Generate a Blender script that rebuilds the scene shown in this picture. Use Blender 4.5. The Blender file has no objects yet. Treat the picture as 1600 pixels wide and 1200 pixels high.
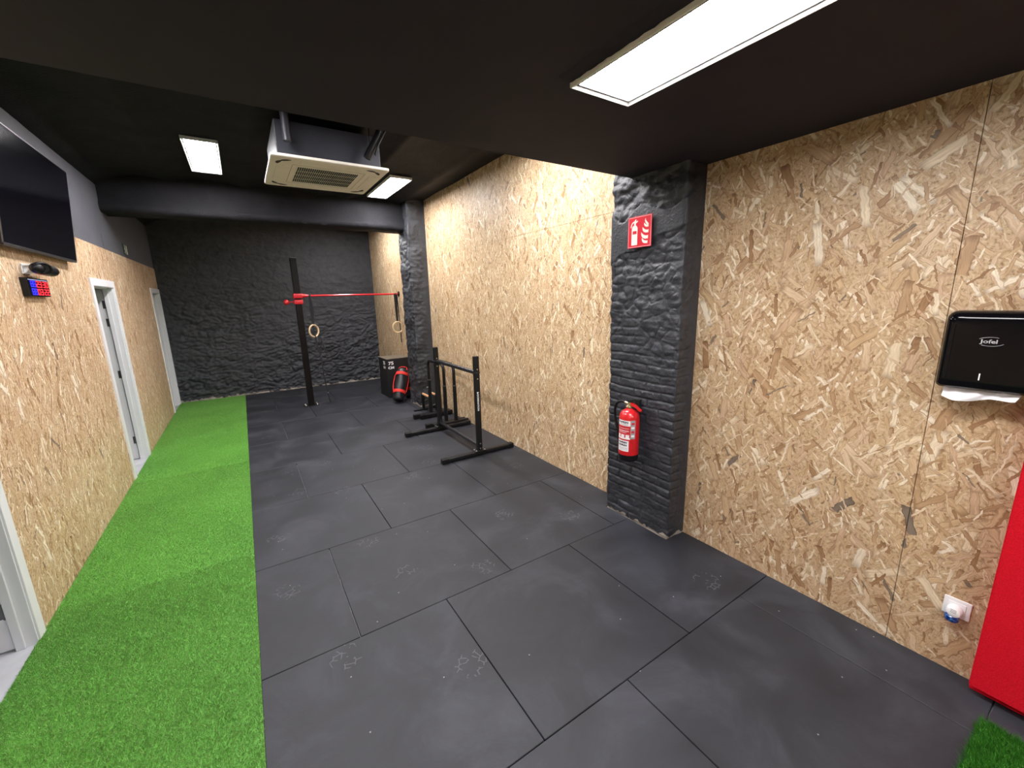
import bpy, bmesh, math, random
import numpy as np
from mathutils import Vector, Matrix, noise

random.seed(7); np.random.seed(7)
scene = bpy.context.scene
COL = scene.collection
PI = math.pi

# ------------------------------------------------------------------ camera, world, exposure
cam_data = bpy.data.cameras.new('camera')
cam_data.sensor_fit = 'HORIZONTAL'; cam_data.sensor_width = 36.0; cam_data.lens = 14.4456
cam_data.clip_start = 0.02
cam = bpy.data.objects.new('camera', cam_data); COL.objects.link(cam)
RT = Vector((0.83865485, -0.54410366, -0.02468305))
UP = Vector((0.13318372, 0.16091901, 0.97794027))
BK = Vector((-0.52812891, -0.82344173, 0.20742125))
cam.matrix_world = Matrix(((RT.x, UP.x, BK.x, 0.0), (RT.y, UP.y, BK.y, 0.0), (RT.z, UP.z, BK.z, 1.84), (0, 0, 0, 1)))
scene.camera = cam
world = bpy.data.worlds.new('world'); scene.world = world; world.use_nodes = True
world.node_tree.nodes['Background'].inputs['Color'].default_value = (0.05, 0.055, 0.065, 1)
world.node_tree.nodes['Background'].inputs['Strength'].default_value = 0.3
vs = scene.view_settings
vs.view_transform = 'Standard'; vs.look = 'None'; vs.exposure = 1.70; vs.gamma = 1.0; vs.use_curve_mapping = False
LED = 17.0            # radiance of the ceiling light diffusers
LED_COLOR = (1.0, 0.975, 0.985)

# room dimensions (metres): X across, Y down the room, Z up
XL, XR, YF, YB = -1.22, 2.68, 9.92, -4.2
ZLOW, ZFAR = 2.655, 3.34

# ------------------------------------------------------------------ materials
MATS = {}
def new_mat(name):
    m = bpy.data.materials.new(name); m.use_nodes = True
    MATS[name] = m
    nt = m.node_tree
    return m, nt, nt.nodes['Principled BSDF']
def N(nt, t, **kw):
    n = nt.nodes.new(t)
    for k, v in kw.items(): setattr(n, k, v)
    return n
def setin(n, name, v):
    n.inputs[name].default_value = v
def math_(nt, op, a, b=None, c=None):
    n = nt.nodes.new('ShaderNodeMath'); n.operation = op
    for i, v in enumerate((a, b, c)):
        if v is None: continue
        if isinstance(v, (int, float)): n.inputs[i].default_value = v
        else: nt.links.new(v, n.inputs[i])
    return n.outputs[0]
def vmath(nt, op, a, b=None, s=None):
    n = nt.nodes.new('ShaderNodeVectorMath'); n.operation = op
    for i, v in enumerate((a, b)):
        if v is None: continue
        if isinstance(v, tuple): n.inputs[i].default_value = v
        else: nt.links.new(v, n.inputs[i])
    if s is not None: n.inputs['Scale'].default_value = s
    return n.outputs[0]
def ramp(nt, fac, stops):
    n = nt.nodes.new('ShaderNodeValToRGB'); e = n.color_ramp.elements
    while len(e) < len(stops): e.new(0.5)
    for i, (p, c) in enumerate(stops):
        e[i].position = p; e[i].color = (c[0], c[1], c[2], 1)
    if fac is not None: nt.links.new(fac, n.inputs[0])
    return n.outputs[0]
def mixc(nt, f, a, b, mode='MIX'):
    n = nt.nodes.new('ShaderNodeMix'); n.data_type = 'RGBA'; n.blend_type = mode
    for s, v in ((n.inputs[0], f), (n.inputs[6], a), (n.inputs[7], b)):
        if isinstance(v, (int, float)): s.default_value = v
        elif isinstance(v, tuple): s.default_value = (v[0], v[1], v[2], 1)
        else: nt.links.new(v, s)
    return n.outputs[2]
def noise_tex(nt, vec, scale, detail=4, rough=0.5, dist=0.0, dim='3D'):
    n = nt.nodes.new('ShaderNodeTexNoise'); n.noise_dimensions = dim
    n.inputs['Scale'].default_value = scale; n.inputs['Detail'].default_value = detail
    n.inputs['Roughness'].default_value = rough; n.inputs['Distortion'].default_value = dist
    if vec is not None: nt.links.new(vec, n.inputs['Vector'])
    return n.outputs[0]
def geopos(nt):
    return nt.nodes.new('ShaderNodeNewGeometry').outputs['Position']
def bump(nt, bs, h, strength=0.3, dist=0.01):
    n = nt.nodes.new('ShaderNodeBump'); n.inputs['Strength'].default_value = strength
    n.inputs['Distance'].default_value = dist
    nt.links.new(h, n.inputs['Height']); nt.links.new(n.outputs[0], bs.inputs['Normal'])
def simple(name, col, rough=0.5, metal=0.0, var=0.12, nscale=30, bumpv=0.0, spec=0.5, coat=0.0):
    """plain paint/plastic/metal with slight procedural variation"""
    m, nt, bs = new_mat(name)
    tc = nt.nodes.new('ShaderNodeTexCoord').outputs['Object']
    f = noise_tex(nt, tc, nscale, 3)
    a = tuple(c * (1 - var) for c in col); b = tuple(min(1, c * (1 + var)) for c in col)
    nt.links.new(ramp(nt, f, [(0.3, a), (0.7, b)]), bs.inputs['Base Color'])
    bs.inputs['Roughness'].default_value = rough; bs.inputs['Metallic'].default_value = metal
    bs.inputs['Specular IOR Level'].default_value = spec
    bs.inputs['Coat Weight'].default_value = coat
    if bumpv: bump(nt, bs, f, bumpv, 0.002)
    return m
def emissive(name, col, strength, base=(0.8, 0.8, 0.8)):
    m, nt, bs = new_mat(name)
    bs.inputs['Base Color'].default_value = (*base, 1)
    bs.inputs['Emission Color'].default_value = (*col, 1)
    bs.inputs['Emission Strength'].default_value = strength
    bs.inputs['Roughness'].default_value = 0.4
    return m

def osb_material(name, tint=(1, 1, 1), bias=PI / 2, seed=0.0, spread=2.1, size=1.0):
    """oriented strand board: overlapping layers of randomly turned wood strands"""
    m, nt, bs = new_mat(name)
    L = nt.links
    p = geopos(nt)
    sep = nt.nodes.new('ShaderNodeSeparateXYZ'); L.new(p, sep.inputs[0])
    cmb = nt.nodes.new('ShaderNodeCombineXYZ')
    L.new(sep.outputs['Y'], cmb.inputs[0]); L.new(sep.outputs['Z'], cmb.inputs[1])
    uv = cmb.outputs[0]
    # slight wobble so strand edges are ragged
    wn = nt.nodes.new('ShaderNodeTexNoise'); wn.inputs['Scale'].default_value = 28; wn.inputs['Detail'].default_value = 3
    L.new(uv, wn.inputs['Vector'])
    wob = vmath(nt, 'SCALE', vmath(nt, 'SUBTRACT', wn.outputs['Color'], (0.5, 0.5, 0.5)), s=0.026)
    uvw = vmath(nt, 'ADD', uv, wob)
    base = ramp(nt, noise_tex(nt, uv, 60, 5, 0.65),
                [(0.33, (0.27, 0.16, 0.075)), (0.46, (0.56, 0.39, 0.21)), (0.70, (0.74, 0.57, 0.35))])
    col = base; hgt = noise_tex(nt, uv, 90, 3)
    #         cell, half length, half width, presence
    layers = [(0.034, 0.70, 0.11, 0.95), (0.050, 0.70, 0.10, 0.85), (0.085, 0.66, 0.11, 0.60), (0.060, 0.70, 0.07, 0.70),
              (0.120, 0.66, 0.10, 0.50), (0.075, 0.70, 0.065, 0.60), (0.150, 0.64, 0.085, 0.38), (0.055, 0.70, 0.055, 0.60), (0.10, 0.70, 0.045, 0.45)]
    for i, (cell, a, b, pres) in enumerate(layers):
        v = vmath(nt, 'SCALE', uvw, s=1.0 / (cell * size))
        v = vmath(nt, 'ADD', v, (17.3 * i + seed, 9.1 * i + seed * 0.7, 0.0))
        vo = nt.nodes.new('ShaderNodeTexVoronoi'); vo.voronoi_dimensions = '2D'; vo.feature = 'F1'
        vo.inputs['Scale'].default_value = 1.0; L.new(v, vo.inputs['Vector'])
        sc = nt.nodes.new('ShaderNodeSeparateColor'); L.new(vo.outputs['Color'], sc.inputs[0])
        r, g, bl = sc.outputs
        loc = vmath(nt, 'SUBTRACT', v, vo.outputs['Position'])
        ang = math_(nt, 'MULTIPLY_ADD', r, spread, -(bias + spread / 2))
        rot = nt.nodes.new('ShaderNodeVectorRotate'); rot.rotation_type = 'Z_AXIS'
        L.new(loc, rot.inputs['Vector']); L.new(ang, rot.inputs['Angle'])
        s2 = nt.nodes.new('ShaderNodeSeparateXYZ'); L.new(rot.outputs[0], s2.inputs[0])
        wid = math_(nt, 'MULTIPLY_ADD', bl, b * 1.2, b * 0.45)
        dx = math_(nt, 'DIVIDE', math_(nt, 'ABSOLUTE', s2.outputs[0]), a)
        dy = math_(nt, 'DIVIDE', math_(nt, 'ABSOLUTE', s2.outputs[1]), wid)
        d = math_(nt, 'MAXIMUM', dx, dy)
        pr = math_(nt, 'FRACT', math_(nt, 'MULTIPLY', g, 7.31))
        mask = math_(nt, 'MULTIPLY', math_(nt, 'LESS_THAN', d, 1.0), math_(nt, 'LESS_THAN', pr, pres))
        # grain along the strand
        gv = nt.nodes.new('ShaderNodeCombineXYZ')
        L.new(math_(nt, 'MULTIPLY', s2.outputs[0], 1.5), gv.inputs[0])
        L.new(math_(nt, 'MULTIPLY_ADD', s2.outputs[1], 26.0, math_(nt, 'MULTIPLY', g, 50.0)), gv.inputs[1])
        grain = noise_tex(nt, gv.outputs[0], 1.0, 2, dim='2D')
        c = ramp(nt, g, [(0.0, (0.22, 0.17, 0.12)), (0.007, (0.24, 0.19, 0.14)), (0.012, (0.36, 0.20, 0.09)), (0.13, (0.47, 0.29, 0.15)),
                         (0.40, (0.68, 0.49, 0.27)), (0.58, (0.64, 0.44, 0.27)), (0.78, (0.76, 0.59, 0.37)), (0.84, (0.84, 0.70, 0.47)), (1.0, (0.92, 0.82, 0.62))])
        c = mixc(nt, 1.0, c, ramp(nt, grain, [(0.25, (0.78, 0.74, 0.70)), (0.7, (1.08, 1.08, 1.08))]), 'MULTIPLY')
        edge = ramp(nt, d, [(0.66, (1, 1, 1)), (1.0, (0.54, 0.47, 0.42))])
        c = mixc(nt, 1.0, c, edge, 'MULTIPLY')
        col = mixc(nt, mask, col, c)
        hm = nt.nodes.new('ShaderNodeMix'); hm.data_type = 'FLOAT'
        L.new(mask, hm.inputs[0]); L.new(hgt, hm.inputs[2]); L.new(bl, hm.inputs[3])
        hgt = hm.outputs[0]
    big = ramp(nt, noise_tex(nt, p, 1.3, 3), [(0.3, (0.90, 0.87, 0.84)), (0.7, (1.06, 1.06, 1.06))])
    col = mixc(nt, 1.0, col, big, 'MULTIPLY')
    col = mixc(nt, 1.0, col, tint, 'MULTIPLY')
    L.new(col, bs.inputs['Base Color'])
    bs.inputs['Roughness'].default_value = 0.48; bs.inputs['Specular IOR Level'].default_value = 0.4
    bump(nt, bs, hgt, 0.35, 0.004)
    return m

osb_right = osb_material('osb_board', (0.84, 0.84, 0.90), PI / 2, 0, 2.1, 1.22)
osb_far = osb_material('osb_board_pale', (1.08, 1.12, 1.20), PI / 2, 40, 1.7)  # same board, tint raised to stand in for stronger light in the far bays
osb_left = osb_material('osb_board_left', (1.08, 1.10, 1.22), PI / 2, 90, 1.6)  # same board, tint raised where the left wall came out underlit

def rubber_material():
    m, nt, bs = new_mat('rubber')
    L = nt.links; p = geopos(nt)
    oi = nt.nodes.new('ShaderNodeObjectInfo').outputs['Random']
    dust = noise_tex(nt, p, 2.3, 7, 0.62, 0.6)
    fine = noise_tex(nt, p, 260, 2)
    c = ramp(nt, dust, [(0.32, (0.0155, 0.0167, 0.0215)), (0.5, (0.0235, 0.0252, 0.0320)), (0.72, (0.045, 0.048, 0.059))])
    # scuffed shoe prints: cracked polygons inside scattered ellipses
    vo = nt.nodes.new('ShaderNodeTexVoronoi'); vo.voronoi_dimensions = '2D'; vo.feature = 'DISTANCE_TO_EDGE'
    vo.inputs['Scale'].default_value = 26; L.new(p, vo.inputs['Vector'])
    crack = math_(nt, 'LESS_THAN', vo.outputs['Distance'], 0.07)
    vc = nt.nodes.new('ShaderNodeTexVoronoi'); vc.voronoi_dimensions = '2D'; vc.inputs['Scale'].default_value = 1.9
    L.new(p, vc.inputs['Vector'])
    s = nt.nodes.new('ShaderNodeSeparateColor'); L.new(vc.outputs['Color'], s.inputs[0])
    spot = math_(nt, 'MULTIPLY', math_(nt, 'LESS_THAN', vc.outputs['Distance'], 0.16), math_(nt, 'LESS_THAN', s.outputs[0], 0.45))
    pn = math_(nt, 'GREATER_THAN', noise_tex(nt, p, 14, 2), 0.5)
    pm = math_(nt, 'MULTIPLY', math_(nt, 'MULTIPLY', spot, pn), 0.5)
    c = mixc(nt, math_(nt, 'MULTIPLY', crack, pm), c, (0.12, 0.125, 0.14))
    # few pale specks
    vs_ = nt.nodes.new('ShaderNodeTexVoronoi'); vs_.voronoi_dimensions = '2D'; vs_.inputs['Scale'].default_value = 5; L.new(p, vs_.inputs['Vector'])
    speck = math_(nt, 'MULTIPLY', math_(nt, 'LESS_THAN', vs_.outputs['Distance'], 0.018), 1.0)
    s9 = nt.nodes.new('ShaderNodeSeparateColor'); L.new(vs_.outputs['Color'], s9.inputs[0])
    speck = math_(nt, 'MULTIPLY', speck, math_(nt, 'LESS_THAN', s9.outputs[0], 0.14))
    c = mixc(nt, math_(nt, 'MULTIPLY', speck, 0.7), c, (0.35, 0.35, 0.35))
    tone = math_(nt, 'MULTIPLY_ADD', oi, 0.22, 0.9)
    c = vmath(nt, 'MULTIPLY', c, None)
    tn = nt.nodes[-1]
    cc = nt.nodes.new('ShaderNodeCombineXYZ')
    for i in range(3): L.new(tone, cc.inputs[i])
    L.new(cc.outputs[0], tn.inputs[1])
    L.new(c, bs.inputs['Base Color'])
    rr = math_(nt, 'MULTIPLY_ADD', dust, 0.25, 0.42)
    L.new(rr, bs.inputs['Roughness'])
    bs.inputs['Specular IOR Level'].default_value = 0.38
    bump(nt, bs, math_(nt, 'ADD', fine, math_(nt, 'MULTIPLY', dust, 3.0)), 0.25, 0.002)
    return m
rubber = rubber_material()

def black_stone(name, base, hi, scale=9, rough=0.5, bs_=0.5, chips=0.0, spec=0.5):
    m, nt, bs = new_mat(name); L = nt.links
    p = geopos(nt)
    f = noise_tex(nt, p, scale, 6, 0.62, 0.3)
    g = noise_tex(nt, p, 70, 4, 0.6)
    c = ramp(nt, f, [(0.3, base), (0.7, hi)])
    if chips:
        sp = nt.nodes.new('ShaderNodeSeparateXYZ'); L.new(p, sp.inputs[0])
        low = math_(nt, 'LESS_THAN', math_(nt, 'MULTIPLY_ADD', noise_tex(nt, p, 9, 3), 0.16, sp.outputs['Z']), 0.10 + chips)
        c = mixc(nt, math_(nt, 'MULTIPLY', low, 0.85), c, (0.42, 0.37, 0.32))
        fleck = math_(nt, 'GREATER_THAN', noise_tex(nt, p, 42, 2, 0.5), 0.765)
        c = mixc(nt, math_(nt, 'MULTIPLY', fleck, 0.6), c, (0.28, 0.27, 0.27))
    L.new(c, bs.inputs['Base Color'])
    bs.inputs['Roughness'].default_value = rough; bs.inputs['Specular IOR Level'].default_value = spec
    bump(nt, bs, math_(nt, 'MULTIPLY_ADD', f, 1.2, g), bs_, 0.012)
    return m
stone_mat = black_stone('black_painted_stone', (0.027, 0.029, 0.035), (0.052, 0.055, 0.064), 9, 0.52, 0.8, 0.001)
brick_mat = black_stone('black_painted_brick', (0.024, 0.026, 0.033), (0.039, 0.042, 0.052), 14, 0.42, 0.45, 0.004)
ceil_mat = black_stone('dark_ceiling_paint', (0.0250, 0.0215, 0.0325), (0.0300, 0.0260, 0.0390), 2.5, 0.78, 0.03, 0, 0.25)
vault_mat = black_stone('black_plaster_vault', (0.0090, 0.0090, 0.0108), (0.019, 0.0190, 0.0225), 3, 0.66, 0.5, 0, 0.16)
upper_mat = black_stone('charcoal_wall_paint', (0.092, 0.095, 0.112), (0.112, 0.115, 0.134), 3, 0.6, 0.03)
white_paint = simple('white_door_paint', (0.78, 0.79, 0.82), 0.38, 0, 0.02, 8)
white_frame = simple('white_lamp_frame', (0.8, 0.8, 0.8), 0.35, 0, 0.02, 8)
cream = simple('warm_white_plastic', (0.84, 0.79, 0.72), 0.45, 0, 0.03, 10)
white_plastic = simple('white_plastic', (0.82, 0.82, 0.84), 0.3, 0, 0.02, 12)
black_plastic = simple('black_plastic', (0.008, 0.008, 0.009), 0.4, 0, 0.15, 20, 0, 0.28)
black_gloss = simple('glossy_black_plastic', (0.003, 0.003, 0.004), 0.10, 0, 0.1, 10, 0, 0.22, 0.0)
screen_mat = simple('black_glass', (0.003, 0.003, 0.006), 0.12, 0, 0.1, 5, 0, 0.5)
grey_metal = simple('grey_metal', (0.18, 0.18, 0.19), 0.35, 0.9, 0.1, 30)
steel = simple('bright_steel', (0.62, 0.62, 0.62), 0.28, 1.0, 0.05, 30)
black_metal = simple('black_powder_coated_metal', (0.010, 0.010, 0.011), 0.36, 0.0, 0.2, 90, 0.1, 0.3)
darkbrown_metal = simple('black_post_metal', (0.007, 0.005, 0.005), 0.30, 0.0, 0.3, 12, 0, 0.22)
red_paint = simple('red_gloss_paint', (0.62, 0.012, 0.018), 0.28, 0, 0.06, 12, 0, 0.5, 0.4)
red_bar = simple('red_bar_paint', (0.62, 0.018, 0.028), 0.25, 0.1, 0.06, 12, 0, 0.6, 0.5)
red_webbing = simple('red_webbing', (0.75, 0.03, 0.02), 0.7, 0, 0.15, 200, 0.3)
black_webbing = simple('black_webbing', (0.010, 0.010, 0.012), 0.75, 0, 0.2, 200, 0.3)
black_vinyl = simple('black_vinyl', (0.012, 0.012, 0.015), 0.42, 0, 0.2, 35, 0.3)
box_black = simple('black_box_paint', (0.012, 0.012, 0.013), 0.5, 0, 0.2, 40, 0.1)
box_top = simple('worn_box_top', (0.16, 0.13, 0.095), 0.45, 0, 0.35, 20, 0.1)
light_wood = simple('pale_wood', (0.68, 0.50, 0.30), 0.45, 0, 0.12, 40)
handle_wood = simple('handle_wood', (0.72, 0.40, 0.22), 0.4, 0, 0.12, 40)
brass = simple('brass', (0.70, 0.58, 0.36), 0.3, 0.9, 0.08, 30)
ink_black = simple('black_ink', (0.02, 0.02, 0.05), 0.5)
ink_white = simple('white_ink', (0.85, 0.85, 0.86), 0.5, 0, 0.02)
ink_red = simple('red_ink', (0.60, 0.02, 0.03), 0.5)
ink_grey = simple('grey_ink', (0.34, 0.34, 0.36), 0.4)
sign_red = simple('sign_red', (0.66, 0.015, 0.035), 0.35, 0, 0.03)
sign_white = simple('sign_cream_white', (0.80, 0.84, 0.74), 0.4, 0, 0.03)
sign_green = simple('sign_dark_green', (0.012, 0.055, 0.045), 0.35, 0, 0.05)
grille_dark = simple('dark_grille', (0.02, 0.018, 0.016), 0.6)
duct_grey = simple('grey_painted_sheet', (0.034, 0.036, 0.048), 0.45, 0.0, 0.18, 6, 0.1)
paper = simple('white_paper', (0.80, 0.78, 0.82), 0.8, 0, 0.03, 30)
concrete = simple('grey_concrete', (0.50, 0.51, 0.54), 0.6, 0, 0.14, 6, 0.15)
backroom = simple('pale_room_paint', (0.45, 0.45, 0.46), 0.6, 0, 0.03, 5)
back_grey = simple('dark_backing', (0.05, 0.04, 0.03), 0.8)
led_mat = emissive('led_diffuser', LED_COLOR, LED)
groove_mat = simple('grey_gasket', (0.03, 0.03, 0.032), 0.6)
led_bright = emissive('bright_led_diffuser', LED_COLOR, LED * 1.35)
digit_red = emissive('red_led', (1.0, 0.02, 0.03), 1.0, (0.1, 0, 0))
digit_blue = emissive('blue_led', (0.02, 0.02, 1.0), 0.9, (0, 0, 0.1))
digit_white = emissive('white_led', (0.55, 0.60, 0.9), 0.3, (0.1, 0.1, 0.1))
wire_clear = simple('clear_cord', (0.45, 0.33, 0.17), 0.4)

def felt_material():
    m, nt, bs = new_mat('red_felt'); L = nt.links
    p = geopos(nt)
    f = noise_tex(nt, p, 220, 3, 0.6)
    L.new(ramp(nt, f, [(0.3, (0.48, 0.003, 0.012)), (0.7, (0.66, 0.007, 0.022))]), bs.inputs['Base Color'])
    bs.inputs['Roughness'].default_value = 0.9; bs.inputs['Specular IOR Level'].default_value = 0.15
    bs.inputs['Sheen Weight'].default_value = 0.0
    bump(nt, bs, f, 0.5, 0.003)
    return m
red_felt = felt_material()
def glass_blue():
    m, nt, bs = new_mat('blue_liquid_bottle')
    c = noise_tex(nt, geopos(nt), 90, 2)
    nt.links.new(ramp(nt, c, [(0.35, (0.01, 0.03, 0.22)), (0.6, (0.03, 0.16, 0.52)), (0.75, (0.35, 0.5, 0.8))]), bs.inputs['Base Color'])
    bs.inputs['Roughness'].default_value = 0.08; bs.inputs['Transmission Weight'].default_value = 0.35
    return m
blue_bottle = glass_blue()
def grass_mat(name, a, b, scale=55):
    m, nt, bs = new_mat(name); L = nt.links
    p = geopos(nt)
    f = noise_tex(nt, p, scale, 4, 0.7)
    big = noise_tex(nt, p, 1.5, 3, 0.5)
    c = ramp(nt, f, [(0.3, a), (0.7, b)])
    c = mixc(nt, 1.0, c, ramp(nt, big, [(0.3, (0.90, 0.90, 0.85)), (0.7, (1.10, 1.08, 1.05))]), 'MULTIPLY')
    L.new(c, bs.inputs['Base Color'])
    bs.inputs['Roughness'].default_value = 0.55; bs.inputs['Specular IOR Level'].default_value = 0.3
    return m
grass_base = grass_mat('turf_backing', (0.08, 0.27, 0.03), (0.13, 0.38, 0.06))
grass_blade = grass_mat('turf_fibre', (0.14, 0.33, 0.060), (0.36, 0.62, 0.22), 130)
grass_dark = grass_mat('tall_turf_fibre', (0.022, 0.13, 0.010), (0.055, 0.25, 0.022), 90)

# ------------------------------------------------------------------ object helpers
def link_mesh(name, me, mat, parent=None):
    o = bpy.data.objects.new(name, me); COL.objects.link(o)
    if mat is not None and not me.materials: me.materials.append(mat)
    if parent is not None: o.parent = parent
    return o
def obj(name, bm, mat, parent=None, smooth=False, angle=40):
    me = bpy.data.meshes.new(name)
    bmesh.ops.recalc_face_normals(bm, faces=bm.faces[:])
    if smooth:
        lim = math.radians(angle)
        for f in bm.faces: f.smooth = True
        for e in bm.edges:
            if len(e.link_faces) == 2 and e.calc_face_angle(0) > lim: e.smooth = False
    bm.to_mesh(me); bm.free()
    return link_mesh(name, me, mat, parent)
def struct(o):
    o['kind'] = 'structure'; return o
def tag(o, label, cat, group=None):
    o['label'] = label; o['category'] = cat
    if group: o['group'] = group
    return o
def thing(name, label, cat, loc=(0, 0, 0), rotz=0, group=None):
    o = bpy.data.objects.new(name, None); COL.objects.link(o)
    o.empty_display_size = 0.1
    o.location = loc; o.rotation_euler = (0, 0, rotz)
    return tag(o, label, cat, group)
def add_box(bm, lo, hi, bevel=0.0, seg=2, mat=None):
    r = bmesh.ops.create_cube(bm, size=1.0)
    vs = r['verts']
    c = [(a + b) / 2 for a, b in zip(lo, hi)]; s = [abs(b - a) for a, b in zip(lo, hi)]
    for v in vs:
        v.co = Vector((v.co.x * s[0] + c[0], v.co.y * s[1] + c[1], v.co.z * s[2] + c[2]))
    if bevel > 0:
        es = list({e for v in vs for e in v.link_edges})
        g = bmesh.ops.bevel(bm, geom=es, offset=bevel, segments=seg, affect='EDGES', profile=0.5)
        vs = list({v for f in g['faces'] for v in f.verts} | {v for v in vs if v.is_valid})
    if mat is not None:
        for v in vs: v.co = mat @ v.co
    return vs
def box(lo, hi, bevel=0.0, seg=2):
    bm = bmesh.new(); add_box(bm, lo, hi, bevel, seg); return bm
def add_tube(bm, pts, r, n=12, cap=True, closed=False):
    pts = [Vector(p) for p in pts]
    rs = r if isinstance(r, (list, tuple)) else [r] * len(pts)
    rings = []; prevx = None
    for i, p in enumerate(pts):
        if closed: t = pts[(i + 1) % len(pts)] - pts[i - 1]
        elif i == 0: t = pts[1] - p
        elif i == len(pts) - 1: t = p - pts[i - 1]
        else: t = (pts[i + 1] - p).normalized() + (p - pts[i - 1]).normalized()
        t.normalize()
        if prevx is None:
            ax = Vector((0, 0, 1)) if abs(t.z) < 0.9 else Vector((1, 0, 0))
            x = t.cross(ax).normalized()
        else:
            x = (prevx - t * prevx.dot(t)).normalized()
        prevx = x; y = t.cross(x)
        rings.append([bm.verts.new(p + (x * math.cos(2 * PI * k / n) + y * math.sin(2 * PI * k / n)) * rs[i]) for k in range(n)])
    m = len(rings)
    for i in range(m if closed else m - 1):
        a, b = rings[i], rings[(i + 1) % m]
        for k in range(n):
            bm.faces.new((a[k], a[(k + 1) % n], b[(k + 1) % n], b[k]))
    if cap and not closed:
        bm.faces.new(rings[0]); bm.faces.new(rings[-1])
def tube(pts, r, n=12):
    bm = bmesh.new(); add_tube(bm, pts, r, n); return bm
def add_flat(bm, pts, w, t, side=(0, 1, 0)):
    """flat strap along points: width w along side axis, thickness t"""
    pts = [Vector(p) for p in pts]; side = Vector(side).normalized(); rings = []
    for i, p in enumerate(pts):
        tg = (pts[min(i + 1, len(pts) - 1)] - pts[max(i - 1, 0)]).normalized()
        nn = tg.cross(side).normalized()
        rings.append([bm.verts.new(p + side * a * w / 2 + nn * b * t / 2) for a, b in ((-1, -1), (1, -1), (1, 1), (-1, 1))])
    for a, b in zip(rings[:-1], rings[1:]):
        for k in range(4): bm.faces.new((a[k], a[(k + 1) % 4], b[(k + 1) % 4], b[k]))
    bm.faces.new(rings[0]); bm.faces.new(rings[-1])
def add_lathe(bm, prof, n=32, mat=None):
    """prof: list of (r, z); revolve about Z"""
    rings = []
    for r, z in prof:
        if r < 1e-5: rings.append([bm.verts.new((0, 0, z))])
        else: rings.append([bm.verts.new((r * math.cos(2 * PI * k / n), r * math.sin(2 * PI * k / n), z)) for k in range(n)])
    for a, b in zip(rings[:-1], rings[1:]):
        for k in range(n):
            k2 = (k + 1) % n
            if len(a) == 1 and len(b) == 1: continue
            if len(a) == 1: bm.faces.new((a[0], b[k], b[k2]))
            elif len(b) == 1: bm.faces.new((a[k], a[k2], b[0]))
            else: bm.faces.new((a[k], a[k2], b[k2], b[k]))
    if len(rings[0]) > 1: bm.faces.new(rings[0])
    if len(rings[-1]) > 1: bm.faces.new(rings[-1])
    if mat is not None:
        for ring in rings:
            for v in ring: v.co = mat @ v.co
def lathe(prof, n=32, mat=None):
    bm = bmesh.new(); add_lathe(bm, prof, n, mat); return bm
def add_prism(bm, poly, t, frame):
    """2D polygon extruded by t along frame z; frame: 4x4 matrix mapping (u,v,w)"""
    a = [bm.verts.new(frame @ Vector((x, y, 0))) for x, y in poly]
    b = [bm.verts.new(frame @ Vector((x, y, t))) for x, y in poly]
    n = len(poly)
    bm.faces.new(a); bm.faces.new(b)
    for k in range(n): bm.faces.new((a[k], a[(k + 1) % n], b[(k + 1) % n], b[k]))
def frame(o, u, v):
    o = Vector(o); u = Vector(u).normalized(); v = Vector(v).normalized(); w = u.cross(v)
    return Matrix(((u.x, v.x, w.x, o.x), (u.y, v.y, w.y, o.y), (u.z, v.z, w.z, o.z), (0, 0, 0, 1)))
def text_mesh(s, size, depth=0.0008, bold=0.0, align='CENTER', sx=1.0):
    cu = bpy.data.curves.new('lettering', 'FONT'); cu.body = s; cu.size = size; cu.extrude = depth
    cu.align_x = align; cu.align_y = 'CENTER'; cu.offset = bold; cu.resolution_u = 4
    to = bpy.data.objects.new('lettering', cu); COL.objects.link(to)
    dg = bpy.context.evaluated_depsgraph_get()
    me = bpy.data.meshes.new_from_object(to.evaluated_get(dg))
    bpy.data.objects.remove(to)
    if sx != 1.0:
        for v in me.vertices: v.co.x *= sx
    return me
def put_text(name, s, size, mat, parent, fr, bold=0.0, sx=1.0, depth=0.0006, wrap=None):
    me = text_mesh(s, size, depth, bold, sx=sx); me.materials.clear(); me.materials.append(mat)
    for v in me.vertices:
        v.co = wrap(v.co) if wrap else fr @ v.co
    return link_mesh(name, me, mat, parent)
def copy_thing(root, loc, rotz=None, label=None):
    r = root.copy(); COL.objects.link(r); r.location = loc
    if rotz is not None: r.rotation_euler = (0, 0, rotz)
    if label: r['label'] = label
    for ch in list(root.children):
        c = ch.copy(); COL.objects.link(c); c.parent = r
        for g in list(ch.children):
            d = g.copy(); COL.objects.link(d); d.parent = c
    return r

# ------------------------------------------------------------------ room shell
T = 0.02
struct(obj('floor', box((XL - 1.9, YB, -0.12), (XR + 0.15, YF + 0.15, -T)), concrete))

# low ceiling over the near half, with its edge rounded slightly
struct(obj('ceiling', box((XL - 0.1, YB, ZLOW), (XR + 0.12, 2.215, 3.62), 0.004), ceil_mat))

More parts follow.
